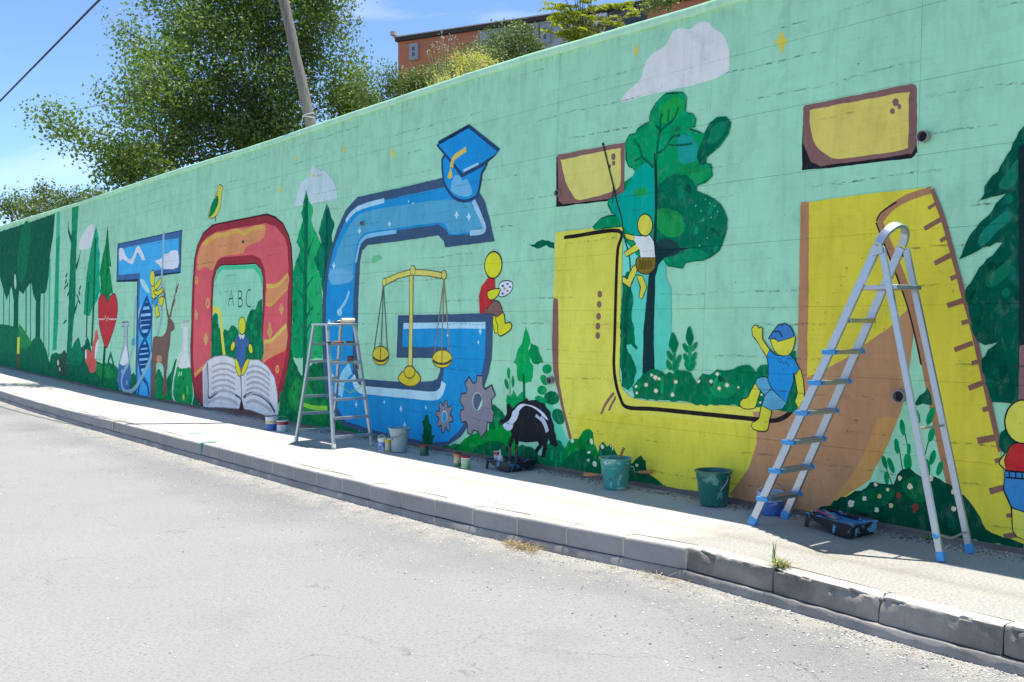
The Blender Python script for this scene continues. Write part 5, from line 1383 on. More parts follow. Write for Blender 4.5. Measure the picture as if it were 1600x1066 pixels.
def middle_ladder():
    root = empty('stepladder', site(-15.5, 0.61), 'plain aluminium double sided stepladder in front of the blue letter G', 'stepladder', 'aluminium stepladders')
    zt = 1.60
    def rail(end, side, z):
        t = (z - PZ) / (zt - PZ)
        u = lerp(-15.05, -15.33, t) if end > 0 else lerp(-16.0, -15.66, t)
        w = lerp(0.50, 0.36, t)
        return site(u, 0.61 + side * w / 2, z)
    for e in (1, -1):
        for s in (1, -1):
            mb = MB(); mb.bar(rail(e, s, PZ + .02), rail(e, s, zt + .005), 0.030, 0.042, NO); bevel(part(mb, 'rail', M_ALU2, root), .003)
            mb = MB(); mb.bar(rail(e, s, PZ + .002), rail(e, s, PZ + .05), 0.035, 0.047, NO); bevel(part(mb, 'foot', plain('pale_plastic', (0.5, 0.52, 0.5), .5), root), .003)
        for i in range(6):
            z = PZ + 0.14 + 0.21 * i
            a, b = rail(e, 1, z), rail(e, -1, z); m_ = (a + b) / 2
            mb = MB(); mb.box(m_, (a - b) / 2 - NO * .01, AL * .036, UP * .004)
            mb.box(m_ + AL * .034 - UP * .014, (a - b) / 2 - NO * .01, AL * .0025, UP * .012); mb.box(m_ - AL * .034 - UP * .014, (a - b) / 2 - NO * .01, AL * .0025, UP * .012)
            part(mb, 'tread', M_ALU2, root)
    c = site(-15.495, 0.61, zt + .012)
    mb = MB(); mb.box(c, AL * .205, NO * .195, UP * .012); bevel(part(mb, 'top_plate', M_ALU2, root), .004)
    mb = MB(); mb.tube([rail(1, -1, .9), (rail(1, -1, .86) + rail(-1, -1, .86)) / 2 - UP * .07, rail(-1, -1, .9)], .006, 6); part(mb, 'spreader_strap', plain('lime_strap', (.38, .60, .08), .7), root)
    # what lies on it
    o = empty('paint_roller', site(-15.40, .52, zt + .026), 'cream paint roller lying on the top of the middle stepladder', 'roller')
    b_ = o.location
    mb = MB(); mb.tube([b_ + NO * .05 + UP * .03, b_ - NO * .12 + UP * .032], .030, 14); part(mb, 'sleeve', plain('cream_nap', (.62, .56, .40), .9, 0, .25, 80), o)
    mb = MB(); mb.tube([b_ + NO * .06 + UP * .03, b_ + NO * .10 + UP * .025, b_ + NO * .10 - AL * .06 + UP * .02, b_ + NO * .13 - AL * .08 + UP * .02], .004, 6); part(mb, 'wire_frame', M_STEEL, o)
    mb = MB(); mb.tube([b_ + NO * .10 - AL * .06 + UP * .018, b_ + NO * .0 - AL * .12 + UP * .018], [.013, .017], 10); part(mb, 'handle', M_BLK, o)
    z2 = PZ + 0.14 + 0.21 * 5 + .005
    for k, (pp, l, c1, nm) in enumerate([(.72, .20, plain('red_handle', (.36, .10, .06), .5), 'red handled paint brush on the upper tread of the middle stepladder'), (.56, .18, M_BLK, 'black handled paint brush on the upper tread of the middle stepladder')]):
        o = empty('paint_brush', site(-15.25, pp, z2), nm, 'brush'); b_ = o.location
        mb = MB(); mb.tube([b_ - NO * l * .5 + UP * .012, b_ - NO * .01 + UP * .014, b_ + NO * .04 + UP * .013], [.008, .013, .010], 8); part(mb, 'handle', c1, o)
        mb = MB(); mb.box(b_ + NO * .055 + UP * .012, NO * .015, AL * .022, UP * .009); part(mb, 'ferrule', M_STEEL, o)
        mb = MB(); mb.box(b_ + NO * .09 + UP * .011, NO * .022, AL * .021, UP * .007); part(mb, 'bristles', plain('dark_bristle', (.05, .04, .03), .9), o)
    z3 = PZ + 0.14 + 0.21 * 4 + .005
    o = empty('paint_pot', site(-15.22, .55, z3), 'small dark red paint pot standing on a tread of the middle stepladder', 'pot'); b_ = o.location
    mb = MB(); mb.lathe([(0, 0), (.036, 0), (.038, .06), (.034, .06), (.033, .045), (0, .045)], b_, 18); part(mb, 'body', splashed('dark_red_pot', (.12, .04, .04), (.3, .3, .3), .5), o)
    mb = MB(); mb.lathe([(.039, .052), (.042, .056), (.042, .062), (.037, .062)], b_, 18); part(mb, 'rim', M_BLK, o)
middle_ladder()

def bucket(label, x, y, rt, rb, h, mat, hm, swing, tilt=0.0, fill=None, fillz=.3):
    c = thick_out(at_z(x, y), rb)
    c.z = PZ + rise(along(c))
    o = empty('bucket', c, label, 'bucket')
    mb = MB()
    mb.lathe([(0, 0.004), (rb - .01, 0.002), (rb, .008), (lerp(rb, rt, .78), h * .78), (lerp(rb, rt, .80) + .004, h * .80), (rt, h - .012), (rt + .012, h - .010), (rt + .013, h), (rt - .004, h), (rt - .008, h - .02), (rb - .006, .02), (0, .016)], c, 40)
    part(mb, 'body', mat, o)
    side = AL if abs(swing) < 2 else NO
    mb = MB()
    a, b = c + AL * (rt + .008) + UP * (h - .035), c - AL * (rt + .008) + UP * (h - .035)
    pts = []
    for k in range(17):
        t = math.pi * k / 16
        out = NO * math.cos(swing) + UP * math.sin(swing)
        pts.append(c + UP * (h - .035) + AL * math.cos(t) * (rt + .010) + out * math.sin(t) * (rt + .035))
    mb.tube(pts, .0035, 6); hd = part(mb, 'handle', hm, o)
    mb = MB(); m_ = pts[8]; mb.tube([m_ + AL * .045, m_ - AL * .045], .010, 8); part(mb, 'grip', hm, hd, o)
    for q in (1, -1):
        mb = MB(); mb.lathe([(0, .014), (.014, .012), (.016, 0)], c + AL * q * (rt + .0) + UP * (h - .035), 12, 0, AL * q); part(mb, 'handle_ear', mat, o)
    if fill:
        mb = MB(); r = lerp(rb, rt, fillz) - .008; mb.lathe([(0, h * fillz), (r, h * fillz)], c, 32); part(mb, 'paint', fill, o)
    return o, c
M_B0 = splashed('cloudy_grey_plastic', (0.30, 0.40, 0.42), (0.44, 0.52, 0.54), .35, .56, 7)
M_B1 = splashed('teal_green_plastic', (0.05, 0.34, 0.30), (0.28, 0.50, 0.45), .35, .55, 8)
M_B2 = splashed('dark_green_plastic', (0.012, 0.15, 0.12), (0.16, 0.33, 0.28), .32, .58, 9)
bucket('cloudy grey bucket standing below the curve of the letter G', 624, 708, .112, .082, .27, M_B0, M_STEEL, -0.6, fill=plain('grey_water', (.12, .16, .17), .15), fillz=.5)
g1, g1c = bucket('teal green bucket with rollers hooked over its rim', 962, 767, .135, .098, .27, M_B1, plain('grey_handle', (.16, .17, .18), .4), -0.95, fill=plain('green_paint', (.02, .22, .14), .2), fillz=.7)
bucket('dark green bucket standing alone on the pavement by yellow paint', 1115, 793, .138, .105, .275, M_B2, M_STEEL, -1.15, fill=plain('green_paint', (.02, .22, .14), .2), fillz=.55)
# rollers on the teal bucket
def roller(label, base, hd, wood, up=UP, sleeve=True):
    o = empty('paint_roller', base, label, 'roller', 'rollers on the teal bucket')
    hd = hd.normalized()
    mb = MB(); mb.tube([base, base + hd * .03, base + hd * .09, base + hd * .125], [.010, .013, .016, .013], 12); part(mb, 'handle', wood, o)
    mb = MB(); mb.tube([base + hd * .005, base - hd * .03, base - hd * .045 + UP * .045, base - hd * .11 + UP * .05, base - hd * .13 - UP * .01], .0035, 6); part(mb, 'wire_frame', M_STEEL, o)
    mb = MB(); mb.tube([base - hd * .11 + UP * .0 + NO * .05, base - hd * .11 - NO * .05], .022, 12); part(mb, 'sleeve', plain('green_soaked_nap', (.01, .12, .08), .8), o)
roller('wooden handled paint roller sticking out left of the teal bucket', g1c - AL * .0 + Vector((-.155, -.02, .125)) , Vector((-1, 0.0, .03)), M_WOOD)
roller('wooden handled paint roller sticking out right of the teal bucket', g1c + Vector((.19, -.03, .15)), Vector((1, 0.05, -.02)), M_WOOD)
o = empty('paint_brush', g1c + Vector((.04, .05, .26)), 'wooden handled brush standing in the teal bucket', 'brush')
mb = MB(); b_ = o.location; mb.tube([b_ - Vector((.03, 0, .1)), b_, b_ + Vector((.035, 0, .09))], [.010, .012, .014], 10); part(mb, 'handle', M_WOOD, o)
mb = MB(); mb.box(b_ - Vector((.04, 0, .12)), Vector((.02, 0, 0)), Vector((0, .01, 0)), Vector((.0, 0, .03))); part(mb, 'bristles', plain('dark_bristle', (.05, .04, .03), .9), o)

def can(name, label, x, y, r, h, bands, lid=None, handle=None, cat='can', grp=None, lidr=1.06):
    c = thick_out(at_z(x, y), r)
    c.z = PZ + rise(along(c))
    o = empty(name, c, label, cat, grp)
    z0 = 0
    mb = MB(); mb.lathe([(0, 0), (r * .97, 0), (r, .004)], c, 28); part(mb, 'base', bands[0][1], o)
    for k, (t, m) in enumerate(bands):
        mb = MB(); mb.lathe([(r + .0006 * (k % 2), max(.004, h * z0)), (r + .0006 * (k % 2), h * t)], c, 28); part(mb, 'label_band' if 0 < k < len(bands) - 1 else 'body', m, o); z0 = t
    if lid:
        mb = MB(); mb.lathe([(r, h - .002), (r * lidr, h), (r * lidr, h + .014), (r * .98, h + .016), (r * .94, h + .008), (0, h + .008)], c, 28); part(mb, 'lid', lid, o)
    else:
        mb = MB(); mb.lathe([(r, h), (r * 1.05, h + .001), (r * 1.05, h + .008), (r * .96, h + .008), (r * .94, h * .75), (0, h * .75)], c, 28); part(mb, 'rim', bands[-1][1], o)
    if handle:
        mb = MB(); pts = [c + UP * (h * .92) + Vector((1, 0, 0)) * math.cos(math.pi * k / 12) * (r + .004) + (Vector((0, -.55, 0)) + UP * handle[1]).normalized() * math.sin(math.pi * k / 12) * (r + .02) for k in range(13)]
        mb.tube(pts, .0025, 6); part(mb, 'handle', handle[0], o)
    return o, c
WHP = splashed('white_plastic', (.66, .68, .68), (.35, .5, .5), .4, .64)
BLU = plain('blue_label', (.04, .12, .36), .4); YLW = plain('yellow_label', (.55, .42, .06), .45); REDL = splashed('dark_red_label', (.32, .03, .05), (.5, .45, .44), .4, .6)
PALE = splashed('pale_label', (.58, .62, .66), (.2, .26, .34), .4, .58, 26)
can('paint_tub', 'white and blue paint tub with a yellow band near the open book', 424.5, 672.5, .080, .165, [(.5, BLU), (.62, PALE), (.74, YLW), (1, WHP)], None, (M_STEEL, 1.0), 'tub')
can('paint_can', 'white paint can with a dark red band and wire handle', 441.5, 675, .074, .135, [(.66, PALE), (.98, REDL), (1, WHP)], None, (M_STEEL, 1.0))
can('paint_tub', 'white lidded paint tub with blue label beside the grey bucket', 597, 705.5, .044, .13, [(.1, WHP), (.78, splashed('blue_white_label', (.08, .18, .46), (.7, .72, .76), .4, .55, 24)), (1, WHP)], WHP, (plain('white_wire', (.7, .7, .7), .5), 2.5), 'tub')
can('paint_can', 'small yellow and white paint can between tub and grey bucket', 606, 706, .032, .125, [(.12, YLW), (.75, splashed('cream_label', (.62, .56, .36), (.3, .22, .1), .4, .6, 30)), (1, YLW)], YLW)
GRN = splashed('dark_green_jar', (.015, .10, .065), (.10, .26, .2), .3, .6)
can('paint_pot', 'small dark green paint pot with a dull red lid', 663, 712.5, .048, .098, [(.2, GRN), (.72, GRN), (1, GRN)], plain('dull_red_lid', (.22, .035, .03), .5), None, 'pot', None, 1.12)
can('paint_jar', 'green and cream jar with a brown cap by the pavement shadow', 715, 730, .038, .125, [(.3, splashed('green_jar_glass', (.03, .20, .10), (.5, .45, .3), .25, .55)), (.8, splashed('cream_green_label', (.5, .44, .26), (.05, .25, .14), .4, .5, 20)), (1, plain('orange_band', (.5, .2, .06), .5))], plain('brown_cap', (.10, .045, .02), .5), None, 'jar')
can('paint_jar', 'pale green jar with a dark red lid by the pavement shadow', 727.5, 733.5, .045, .110, [(.5, splashed('pale_green_glass', (.22, .42, .24), (.1, .3, .16), .2, .6)), (.9, splashed('misty_green_glass', (.32, .46, .34), (.16, .36, .24), .2, .6)), (1, WHP)], plain('dark_red_lid', (.26, .015, .03), .4), None, 'jar', None, 1.0)
can('paint_can', 'white paint can with blue label behind the foot of the right stepladder', 1203, 807, .096, .165, [(.08, BLU), (.62, splashed('blue_print_label', (.05, .14, .48), (.6, .64, .72), .4, .60, 18)), (1, splashed('blue_smeared_white', (.45, .58, .68), (.1, .3, .55), .4, .55))], None, (M_STEEL, .7))

def tray(label, c, ax, wx, ln, wd, mat, leg_m, inner):
    """paint tray: deep well at the +ax end, ramp rising to two legs at the other"""
    ax, wx = ax.normalized(), wx.normalized()
    o = empty('paint_tray', c, label, 'tray')
    H = .095
    def q(a, b, z): return c + ax * (a * ln) + wx * (b * wd) + UP * z
    mb = MB()
    outer = [(-.5, H), (-.46, H - .012), (-.05, .035), (.12, .004), (.42, .002), (.48, .03), (.5, H)]
    inn = [(-.5, H), (-.45, H - .008), (-.05, .040), (.12, .012), (.42, .010), (.47, .035), (.488, H)]
    n = len(outer)
    vs = []
    for prof, ws in ((outer, .5), (inn, .478)):
        for b in (-1, 1):
            for (a, z) in prof: vs.append(q(a, b * ws * (0.96 if z < H * .8 else 1), z))
    fs = []
    for i in range(n - 1):
        fs.append((i, i + 1, n + i + 1, n + i)); fs.append((2 * n + i, 3 * n + i, 3 * n + i + 1, 2 * n + i + 1))
    fo = list(range(n)); fs.append(tuple(fo)); fs.append(tuple(n + k for k in fo)[::-1])
    fs.append(tuple(2 * n + k for k in fo)[::-1]); fs.append(tuple(3 * n + k for k in fo))
    # side lips from rim to rim
    for k in (0, n): fs.append((k, k + n - 1, 2 * n + k + n - 1, 2 * n + k))
    fs.append((n - 1, 2 * n - 1, 4 * n - 1, 3 * n - 1))
    mb.add(vs, fs, 0, False)
    body = part(mb, 'body', mat, o)
    mb = MB()
    for (a, b) in (((-.5, -.5), (-.5, .5)), ((-.5, .5), (.5, .5)), ((.5, .5), (.5, -.5)), ((.5, -.5), (-.5, -.5))):
        mb.tube([q(a[0], a[1], H), q(b[0], b[1], H)], .007, 8)
    part(mb, 'rim', mat, o)
    for b in (-1, 1):
        mb = MB(); A, B = q(-.44, b * .46, H - .008), q(-.49, b * .46, 0.0)
        mb.bar(A, B, .035, .006, ax); part(mb, 'leg', leg_m, o)
    mb = MB()
    mb.add([q(-.40, -.46, H - .012), q(-.40, .46, H - .012), q(-.05, .46, .0415), q(-.05, -.46, .0415), q(.12, .46, .0135), q(.12, -.46, .0135)], [(0, 1, 2, 3), (3, 2, 4, 5)])
    mb.add([q(-.22, -.465, .068), q(-.22, .465, .068), q(.476, .465, .066), q(.476, -.465, .066)], [(0, 1, 2, 3)])
    part(mb, 'paint', inner, o)
    return o
M_TRAY = splashed('blue_smeared_black_plastic', (.012, .014, .018), (.16, .42, .62), .35, .55, 8)
M_WETB = splashed('wet_blue_paint', (.05, .36, .72), (.01, .05, .18), .22, .58, 12)
A_, B_, C_, D_ = site(-9.136, .351), site(-9.111, .11), site(-8.666, .20), site(-8.654, .52)
tray('black paint tray full of wet blue paint at the foot of the flowering bush', (A_ + B_ + C_ + D_) / 4, (C_ + D_) - (A_ + B_), (A_ + D_) - (B_ + C_), .47, .29, M_TRAY, M_BLK, M_WETB)
o = empty('paint_scraper', (A_ + B_) / 2 + UP * .10 + AL * .03, 'pink handled scraper lying on the blue paint tray', 'scraper')
mb = MB(); b_ = o.location; mb.bar(b_ - AL * .04 + UP * .004, b_ + AL * .09 - UP * .018 + NO * .02, .034, .010, NO); bevel(part(mb, 'handle', plain('pink_plastic', (.48, .07, .20), .4), o), .004)
mb = MB(); mb.bar(b_ + AL * .09 - UP * .018 + NO * .02, b_ + AL * .14 - UP * .03 + NO * .025, .05, .004, NO); part(mb, 'blade', M_STEEL, o)
tc_ = site(-12.56, .27)
tray('blue stained dark paint tray holding pots and brushes below the badger', tc_, AL, NO, .37, .34, splashed('navy_stained_plastic', (.015, .02, .03), (.06, .20, .42), .4, .57, 12), M_BLK, plain('dark_wet_paint', (.01, .03, .05), .25))
# its load
def small(name, label, c, prof, mat, cat, extra=None):
    o = empty(name, c, label, cat)
    mb = MB(); mb.lathe(prof, c, 18); part(mb, 'body', mat, o)
    if extra:
        mb = MB(); mb.lathe(extra[0], c, 18); part(mb, extra[2], extra[1], o)
    return o
small('paint_cup', 'white cup smeared with red on the dark paint tray', tc_ + AL * -.14 + NO * .06 + UP * .085, [(0, 0), (.030, 0), (.036, .085), (.033, .085), (.030, .07), (0, .07)], WHP, 'cup', ([(.0365, .05), (.037, .082)], REDL, 'smear'))
small('glue_bottle', 'white nozzle bottle on the dark paint tray', tc_ + AL * -.04 + NO * .10 + UP * .05, [(0, 0), (.028, 0), (.030, .06), (.022, .085), (.010, .10)], PALE, 'bottle', ([(.010, .10), (.008, .11), (.003, .15), (0, .15)], WHP, 'nozzle'))
for k, (du, dn, tl, hh, cc) in enumerate([(-.02, .0, -.1, .20, (.06, .07, .16)), (.03, .03, .05, .19, (.09, .06, .04)), (.06, -.03, -.05, .21, (.03, .05, .08)), (.10, .02, .12, .18, (.16, .14, .06)), (.12, -.06, .04, .2, (.03, .08, .06)), (.14, .05, -.08, .17, (.05, .05, .07))]):
    c = tc_ + AL * du + NO * dn + UP * .03
    o = empty('paint_brush', c, ['navy', 'brown', 'slate', 'olive', 'dark green', 'charcoal'][k] + ' handled brush standing in the dark paint tray', 'brush', 'brushes in the dark paint tray')
    d = (UP + AL * tl + NO * tl * .4).normalized()
    mb = MB(); mb.tube([c, c + d * hh * .6, c + d * hh], [.013, .010, .006], 8); part(mb, 'handle', plain('brush_handle_%d' % k, cc, .45), o)
    mb = MB(); mb.lathe([(0, -.0), (.018, 0), (.020, .04), (.012, .05)], c, 10, 0, d); part(mb, 'ferrule', M_STEEL, o)

# ------------------------------------------------------------------ loose things on the ground
def pebbles(name, spots, mats, label, cat=None):
    mb = MB()
    for (P, r) in spots:
        a = rnd.uniform(0, 6.28); ca, sa = math.cos(a), math.sin(a)
        sx, sy, sz = r * rnd.uniform(.7, 1.4), r * rnd.uniform(.6, 1.1), r * rnd.uniform(.4, .8)
        vs = []
        for (x, y, z) in ((1, 0, .1), (.2, .9, 0), (-.9, .4, .1), (-.6, -.8, 0), (.5, -.8, .1), (.1, 0, 1), (-.1, .1, -.6)):
            x, y = x * sx * rnd.uniform(.8, 1.2), y * sy * rnd.uniform(.8, 1.2)
            vs.append((P.x + x * ca - y * sa, P.y + x * sa + y * ca, P.z + z * sz))
        m = rnd.randrange(len(mats))
        mb.add(vs, [(i, (i + 1) % 5, 5) for i in range(5)] + [((i + 1) % 5, i, 6) for i in range(5)], m)
    o = mb.build(name, mats)
    return tag(o, label, cat, None, 'stuff')
stones = [plain('pale_grit', (.62, .58, .50), .9), plain('grey_grit', (.40, .39, .37), .9), plain('white_grit', (.74, .72, .68), .9), plain('dark_grit', (.12, .115, .11), .9)]
sp = []
for k in range(12000):
    u_ = -7 - rnd.random() ** 1.5 * 15
    d_ = abs(rnd.gauss(0, .16)) + .03 if rnd.random() < .55 else rnd.uniform(.03, 1.2) ** 1.3
    P = site(u_, kerb_p(u_) + d_, 0); P.z = rise(u_) + .002 + 0.012 * pnoise(P * 0.9) * min(1, d_) + 0.004 * pnoise(P * 4)
    sp.append((P, rnd.choice([.0018, .0022, .003, .003, .004, .005, .007])))
for k in range(900):
    u_ = -6.5 - rnd.random() ** 1.4 * 12; d_ = rnd.uniform(1.0, 4.5)
    P = site(u_, kerb_p(u_) + d_, 0); P.z = rise(u_) + .001 + 0.012 * pnoise(P * 0.9)
    sp.append((P, rnd.choice([.002, .003, .004, .006])))
pebbles('gravel', sp, stones + [stones[0]] * 2 + [stones[1]] * 2, 'pale grit and small stones scattered on the road along the kerb')
sp = []
for k in range(4200):
    u_ = -7.3 - rnd.random() ** 1.3 * 13; d_ = .05 + abs(rnd.gauss(0, .10))
    P = site(u_, d_, 0); P.z = PZ + rise(u_) + .004
    sp.append((P, rnd.choice([.003, .004, .005, .007, .010])))
pebbles('rubble', sp, [plain('grey_grit', (.4, .39, .37), .9), stones[3], stones[0], stones[3]], 'loose grit and crumbs of mortar along the foot of the wall')
# straw and dead leaves caught at the kerb
M_STRAW = plain('straw', (.52, .40, .20), .8)
def straw(label, u_, n, spread, L0):
    mb = MB()
    base = site(u_, kerb_p(u_) + .06, 0)
    for k in range(n):
        P = base + AL * rnd.gauss(0, spread) + NO * abs(rnd.gauss(0, .05)) + UP * rnd.uniform(.004, .03)
        d = Vector((rnd.gauss(0, 1), rnd.gauss(0, 1), rnd.gauss(0, .25))).normalized()
        mb.tube([P, P + d * L0 * rnd.uniform(.4, 1) + UP * .006], [.0022, .0012], 4, 0, False)
    o = mb.build('straw_litter', M_STRAW)
    return tag(o, label, 'litter', None, 'stuff')
straw('dry straw heaped against the kerb', -10.52, 200, .09, .09)
straw('thin dry twigs against the kerb further right', -9.35, 30, .12, .1)
# weeds
def tuft(name, label, P, n, h, spread, mats, droop=.5, cat='plant', wb=.006):
    o = empty(name, P, label, cat)
    for j, m in enumerate(mats):
        mb = MB()
        for k in range(n // len(mats)):
            a = rnd.uniform(0, 6.283); b = P + Vector((rnd.gauss(0, spread * .25), rnd.gauss(0, spread * .25), 0))
            d = Vector((math.cos(a), math.sin(a), 0)); hh = h * rnd.uniform(.35, 1)
            s_ = rnd.uniform(.15, 1) * spread; w = Vector((-d.y, d.x, 0)) * wb * rnd.uniform(.5, 1)
            pts = []
            for t in (0, .35, .7, 1):
                pts.append(b + d * s_ * (t ** 1.5) + UP * (hh * (t - droop * .4 * t ** 3)))
            vs = []
            for i, q in enumerate(pts):
                k2 = (1, .9, .6, .08)[i]; vs += [q - w * k2, q + w * k2]
            mb.add(vs, [(0, 1, 3, 2), (2, 3, 5, 4), (4, 5, 7, 6)])
        part(mb, 'blades', m, o, None, False)
    return o
def leafmat(name, c1, c2, trans=.35):
    m, nt, b = newmat(name)
    gi = nt.nodes.new('ShaderNodeNewGeometry')
    co = coord(nt)
    f = math_(nt, 'ADD', math_(nt, 'MULTIPLY', gi.outputs['Random Per Island'], .7), math_(nt, 'MULTIPLY', noise(nt, co, .8, 3), .45))
    c = mixc(nt, c1, c2, f)
    nt.links.new(c, b.inputs['Base Color'])
    b.inputs['Roughness'].default_value = .5
    b.inputs['Specular IOR Level'].default_value = .35
    tr = nt.nodes.new('ShaderNodeBsdfTranslucent')
    nt.links.new(mixc(nt, c, (1.0, 1.1, .35), 1.0, 'MULTIPLY'), tr.inputs['Color'])
    mx = nt.nodes.new('ShaderNodeMixShader'); mx.inputs[0].default_value = trans
    out = nt.nodes['Material Output']
    nt.links.new(b.outputs[0], mx.inputs[1]); nt.links.new(tr.outputs[0], mx.inputs[2]); nt.links.new(mx.outputs[0], out.inputs['Surface'])
    return m
M_BLADE = leafmat('grass_blade', (.13, .24, .05), (.24, .33, .09)); M_BLADE2 = leafmat('dry_blade', (.42, .38, .20), (.5, .44, .26))
tuft('weed_tuft', 'green weed tuft growing from a joint behind the worn kerb', at_z(1222, 886), 70, .075, .10, [M_BLADE, M_BLADE2, M_BLADE2])
tuft('weed_stalk', 'single upright grass stalk beside the weed tuft', at_z(1207, 880), 5, .17, .05, [M_BLADE], .2)
tuft('weed_sprig', 'tiny weed at the foot of the wall under the right stepladder', site(-8.36, .10), 16, .06, .05, [M_BLADE], .4)

# dried paint on the pavement and kerb
def splat(name, label, x, y, pts, col):
    c = at_z(x, y)
    mb = MB(); n = len(pts)
    mb.add([(c.x + p[0], c.y + p[1], PZ + rise(along(c)) + 0.0095) for p in pts], [tuple(range(n))])
    return mb
def surf(Q, pave):
    if pave: Q = Vector((Q.x, Q.y, PZ)); return PZ + rise(along(Q)) + 0.006 * pnoise(Q * 1.6) + 0.002 * pnoise(Q * 7)
    return rise(along(Q)) + 0.012 * pnoise(Q * 0.9) + 0.004 * pnoise(Q * 4) + .003
def paint_spot(label, x, y, rx, ry, col, z=None):
    c = at_z(x, y, PZ if z is None else z)
    mb = MB(); n = 26; vs = []
    for k in range(n):
        t = 2 * math.pi * k / n; r = 1 + .45 * pnoise(Vector((math.cos(t) * 2 + x, math.sin(t) * 2, 1)))
        Q = Vector((c.x + rx * r * math.cos(t), c.y + ry * r * math.sin(t), 0)); zz = surf(Q, z is None)
        vs.append((Q.x, Q.y, zz + .003))
    mb.add(vs, [tuple(range(n))])
    o = mb.build('paint_stain', plain('dried_' + col[0], col[1], .7, 0, .3, 20)); tag(o, label, 'stain'); return o
paint_spot('pale mint paint stain on the sunlit pavement', 788, 784, .09, .16, ('mint', (.50, .56, .49)))
paint_spot('thin green paint streak across the pavement', 305, 678, .10, .035, ('green', (.10, .42, .30)))
paint_spot('faint yellow paint stain on the pavement among the branch shadows', 110, 625, .14, .10, ('yellow', (.55, .50, .28)))
# green run over the kerb edge and a yellow one further on
def kerb_run(label, x, y, w, col):
    P = at_z(x, y); u_ = along(P); r = rise(u_)
    mb = MB(); k = kerb_p(u_) + .012; pts = [(k - .20, .0135), (k - .03, .012), (k - .003, .003), (k + .001, -.03), (k + .003, -.125)]
    vs = []
    for i, (p, z) in enumerate(pts):
        ww = w * (1.6, 1.2, 1, .8, .5)[i]; vs += [site(u_ - ww / 2, p, PZ + z + r), site(u_ + ww / 2, p, PZ + z + r)]
    mb.add(vs, [(2 * i, 2 * i + 1, 2 * i + 3, 2 * i + 2) for i in range(len(pts) - 1)])
    o = mb.build('paint_run', plain('dried_' + col[0], col[1], .6, 0, .2, 20)); tag(o, label, 'stain')
kerb_run('green paint run dripping over the kerb edge', 325, 692, .05, ('green', (.02, .30, .19)))
kerb_run('yellow paint run dripping over the far kerb edge', 173, 659, .05, ('yellow', (.5, .44, .12)))
# ------------------------------------------------------------------ trees, bushes, pole and building beyond the wall
M_BARK = plain('grey_bark', (.16, .13, .10), .9, 0, .35, 14)
def hill_at(P):
    return hill_z(along(P), max(.3, -perp(P) - .15))
def leaves_mesh(name, pts, size, mat, parent, root, up=.45, aspect=.75):
    """pts: (point, outward direction); one folded leaf for each"""
    vs, fs = [], []
    L_ = root.location
    R = random.Random(len(pts))
    for (P, out) in pts:
        s = size * R.uniform(.6, 1.25)
        n = Vector((R.gauss(0, 1), R.gauss(0, 1), R.gauss(0, 1) + up * 1.6)) + out * .7
        n.normalize()
        a = n.orthogonal(); a.rotate(Matrix.Rotation(R.uniform(0, 6.283), 3, n)); a.normalize()
        b = n.cross(a)
        P = P - L_
        w = s * aspect * .5
        o = len(vs)
        vs += [P - a * s * .5, P + b * w - n * s * .10 - a * s * .05, P + a * s * .5 - n * s * .08, P - b * w - n * s * .10 - a * s * .05]
        fs += [(o, o + 1, o + 2), (o, o + 2, o + 3)]
    me = bpy.data.meshes.new(name)
    me.from_pydata(vs, [], fs); me.materials.append(mat)
    ob = bpy.data.objects.new(name, me); COL.objects.link(ob); ob.parent = parent
    return ob
def grow(name, label, base_x, depth, lobes, per, leaf, mat, cat='tree', cr=.22, trunk_r=.14, seed=1, twigs=True, group=None, drop=.0, base_off=0.0, aspect=.75):
    """lobes: (x, y, depth offset, rx px, ry px, rz m, clusters) as they appear from the street"""
    R = random.Random(seed)
    b0 = at_d(base_x, 250, depth); b0.z = hill_at(b0) - .1
    root = empty(name, b0, label, cat, group)
    top = at_d(lobes[0][0], lobes[0][1], depth)
    mid = b0.lerp(top, .45) + Vector((R.gauss(0, .08), R.gauss(0, .08), 0))
    mb = MB(); mb.tube([b0, b0.lerp(mid, .5) + Vector((R.gauss(0, .05), 0, 0)), mid, mid.lerp(top, .5)], [trunk_r, trunk_r * .85, trunk_r * .7, trunk_r * .4], 9); part(mb, 'trunk', M_BARK, root, None, False)
    br = MB()
    pts = []
    for (x, y, dd, rx, ry, rz, n) in lobes:
        k = (depth + dd) / F
        c = at_d(x, y, depth + dd)
        rx, ry = rx * k, ry * k
        st = mid.lerp(top, R.uniform(.1, .75))
        dl = (c - st).length * .07
        bend = st.lerp(c, .5) + Vector((R.gauss(0, dl), R.gauss(0, dl), -.5 * dl))
        b2 = bend.lerp(c, .5) + Vector((R.gauss(0, dl * .6), R.gauss(0, dl * .6), dl * .5))
        lr = trunk_r * min(1.0, .35 + n / 300.0)
        br.tube([st, bend, b2, c], [lr * .34, lr * .2, lr * .11, lr * .04], 6, 0, False)
        for i in range(n):
            d = Vector((R.gauss(0, 1), R.gauss(0, 1), R.gauss(0, 1))).normalized()
            q = R.random() ** .42
            P = c + Vector((d.x * rx * q, d.y * rz * q, d.z * ry * q))
            if pnoise(P * (1.1 / max(.3, cr * 3))) < drop: continue
            if twigs and i % 5 == 0: br.tube([c.lerp(P, .25), c.lerp(P, .65) + Vector((0, 0, -.03)), P], [trunk_r * .10, trunk_r * .06, trunk_r * .03], 4, 0, False)
            for j in range(per):
                o = Vector((R.gauss(0, 1), R.gauss(0, 1), R.gauss(0, .75)))
                pts.append((P + o * cr * .55, d))
    part(br, 'branches', M_BARK, root, None, False)
    leaves_mesh('crown', pts, leaf, mat, root, root, aspect=aspect)
    return root
L_TREE = leafmat('tree_leaf', (.10, .18, .035), (.22, .31, .07), .38)
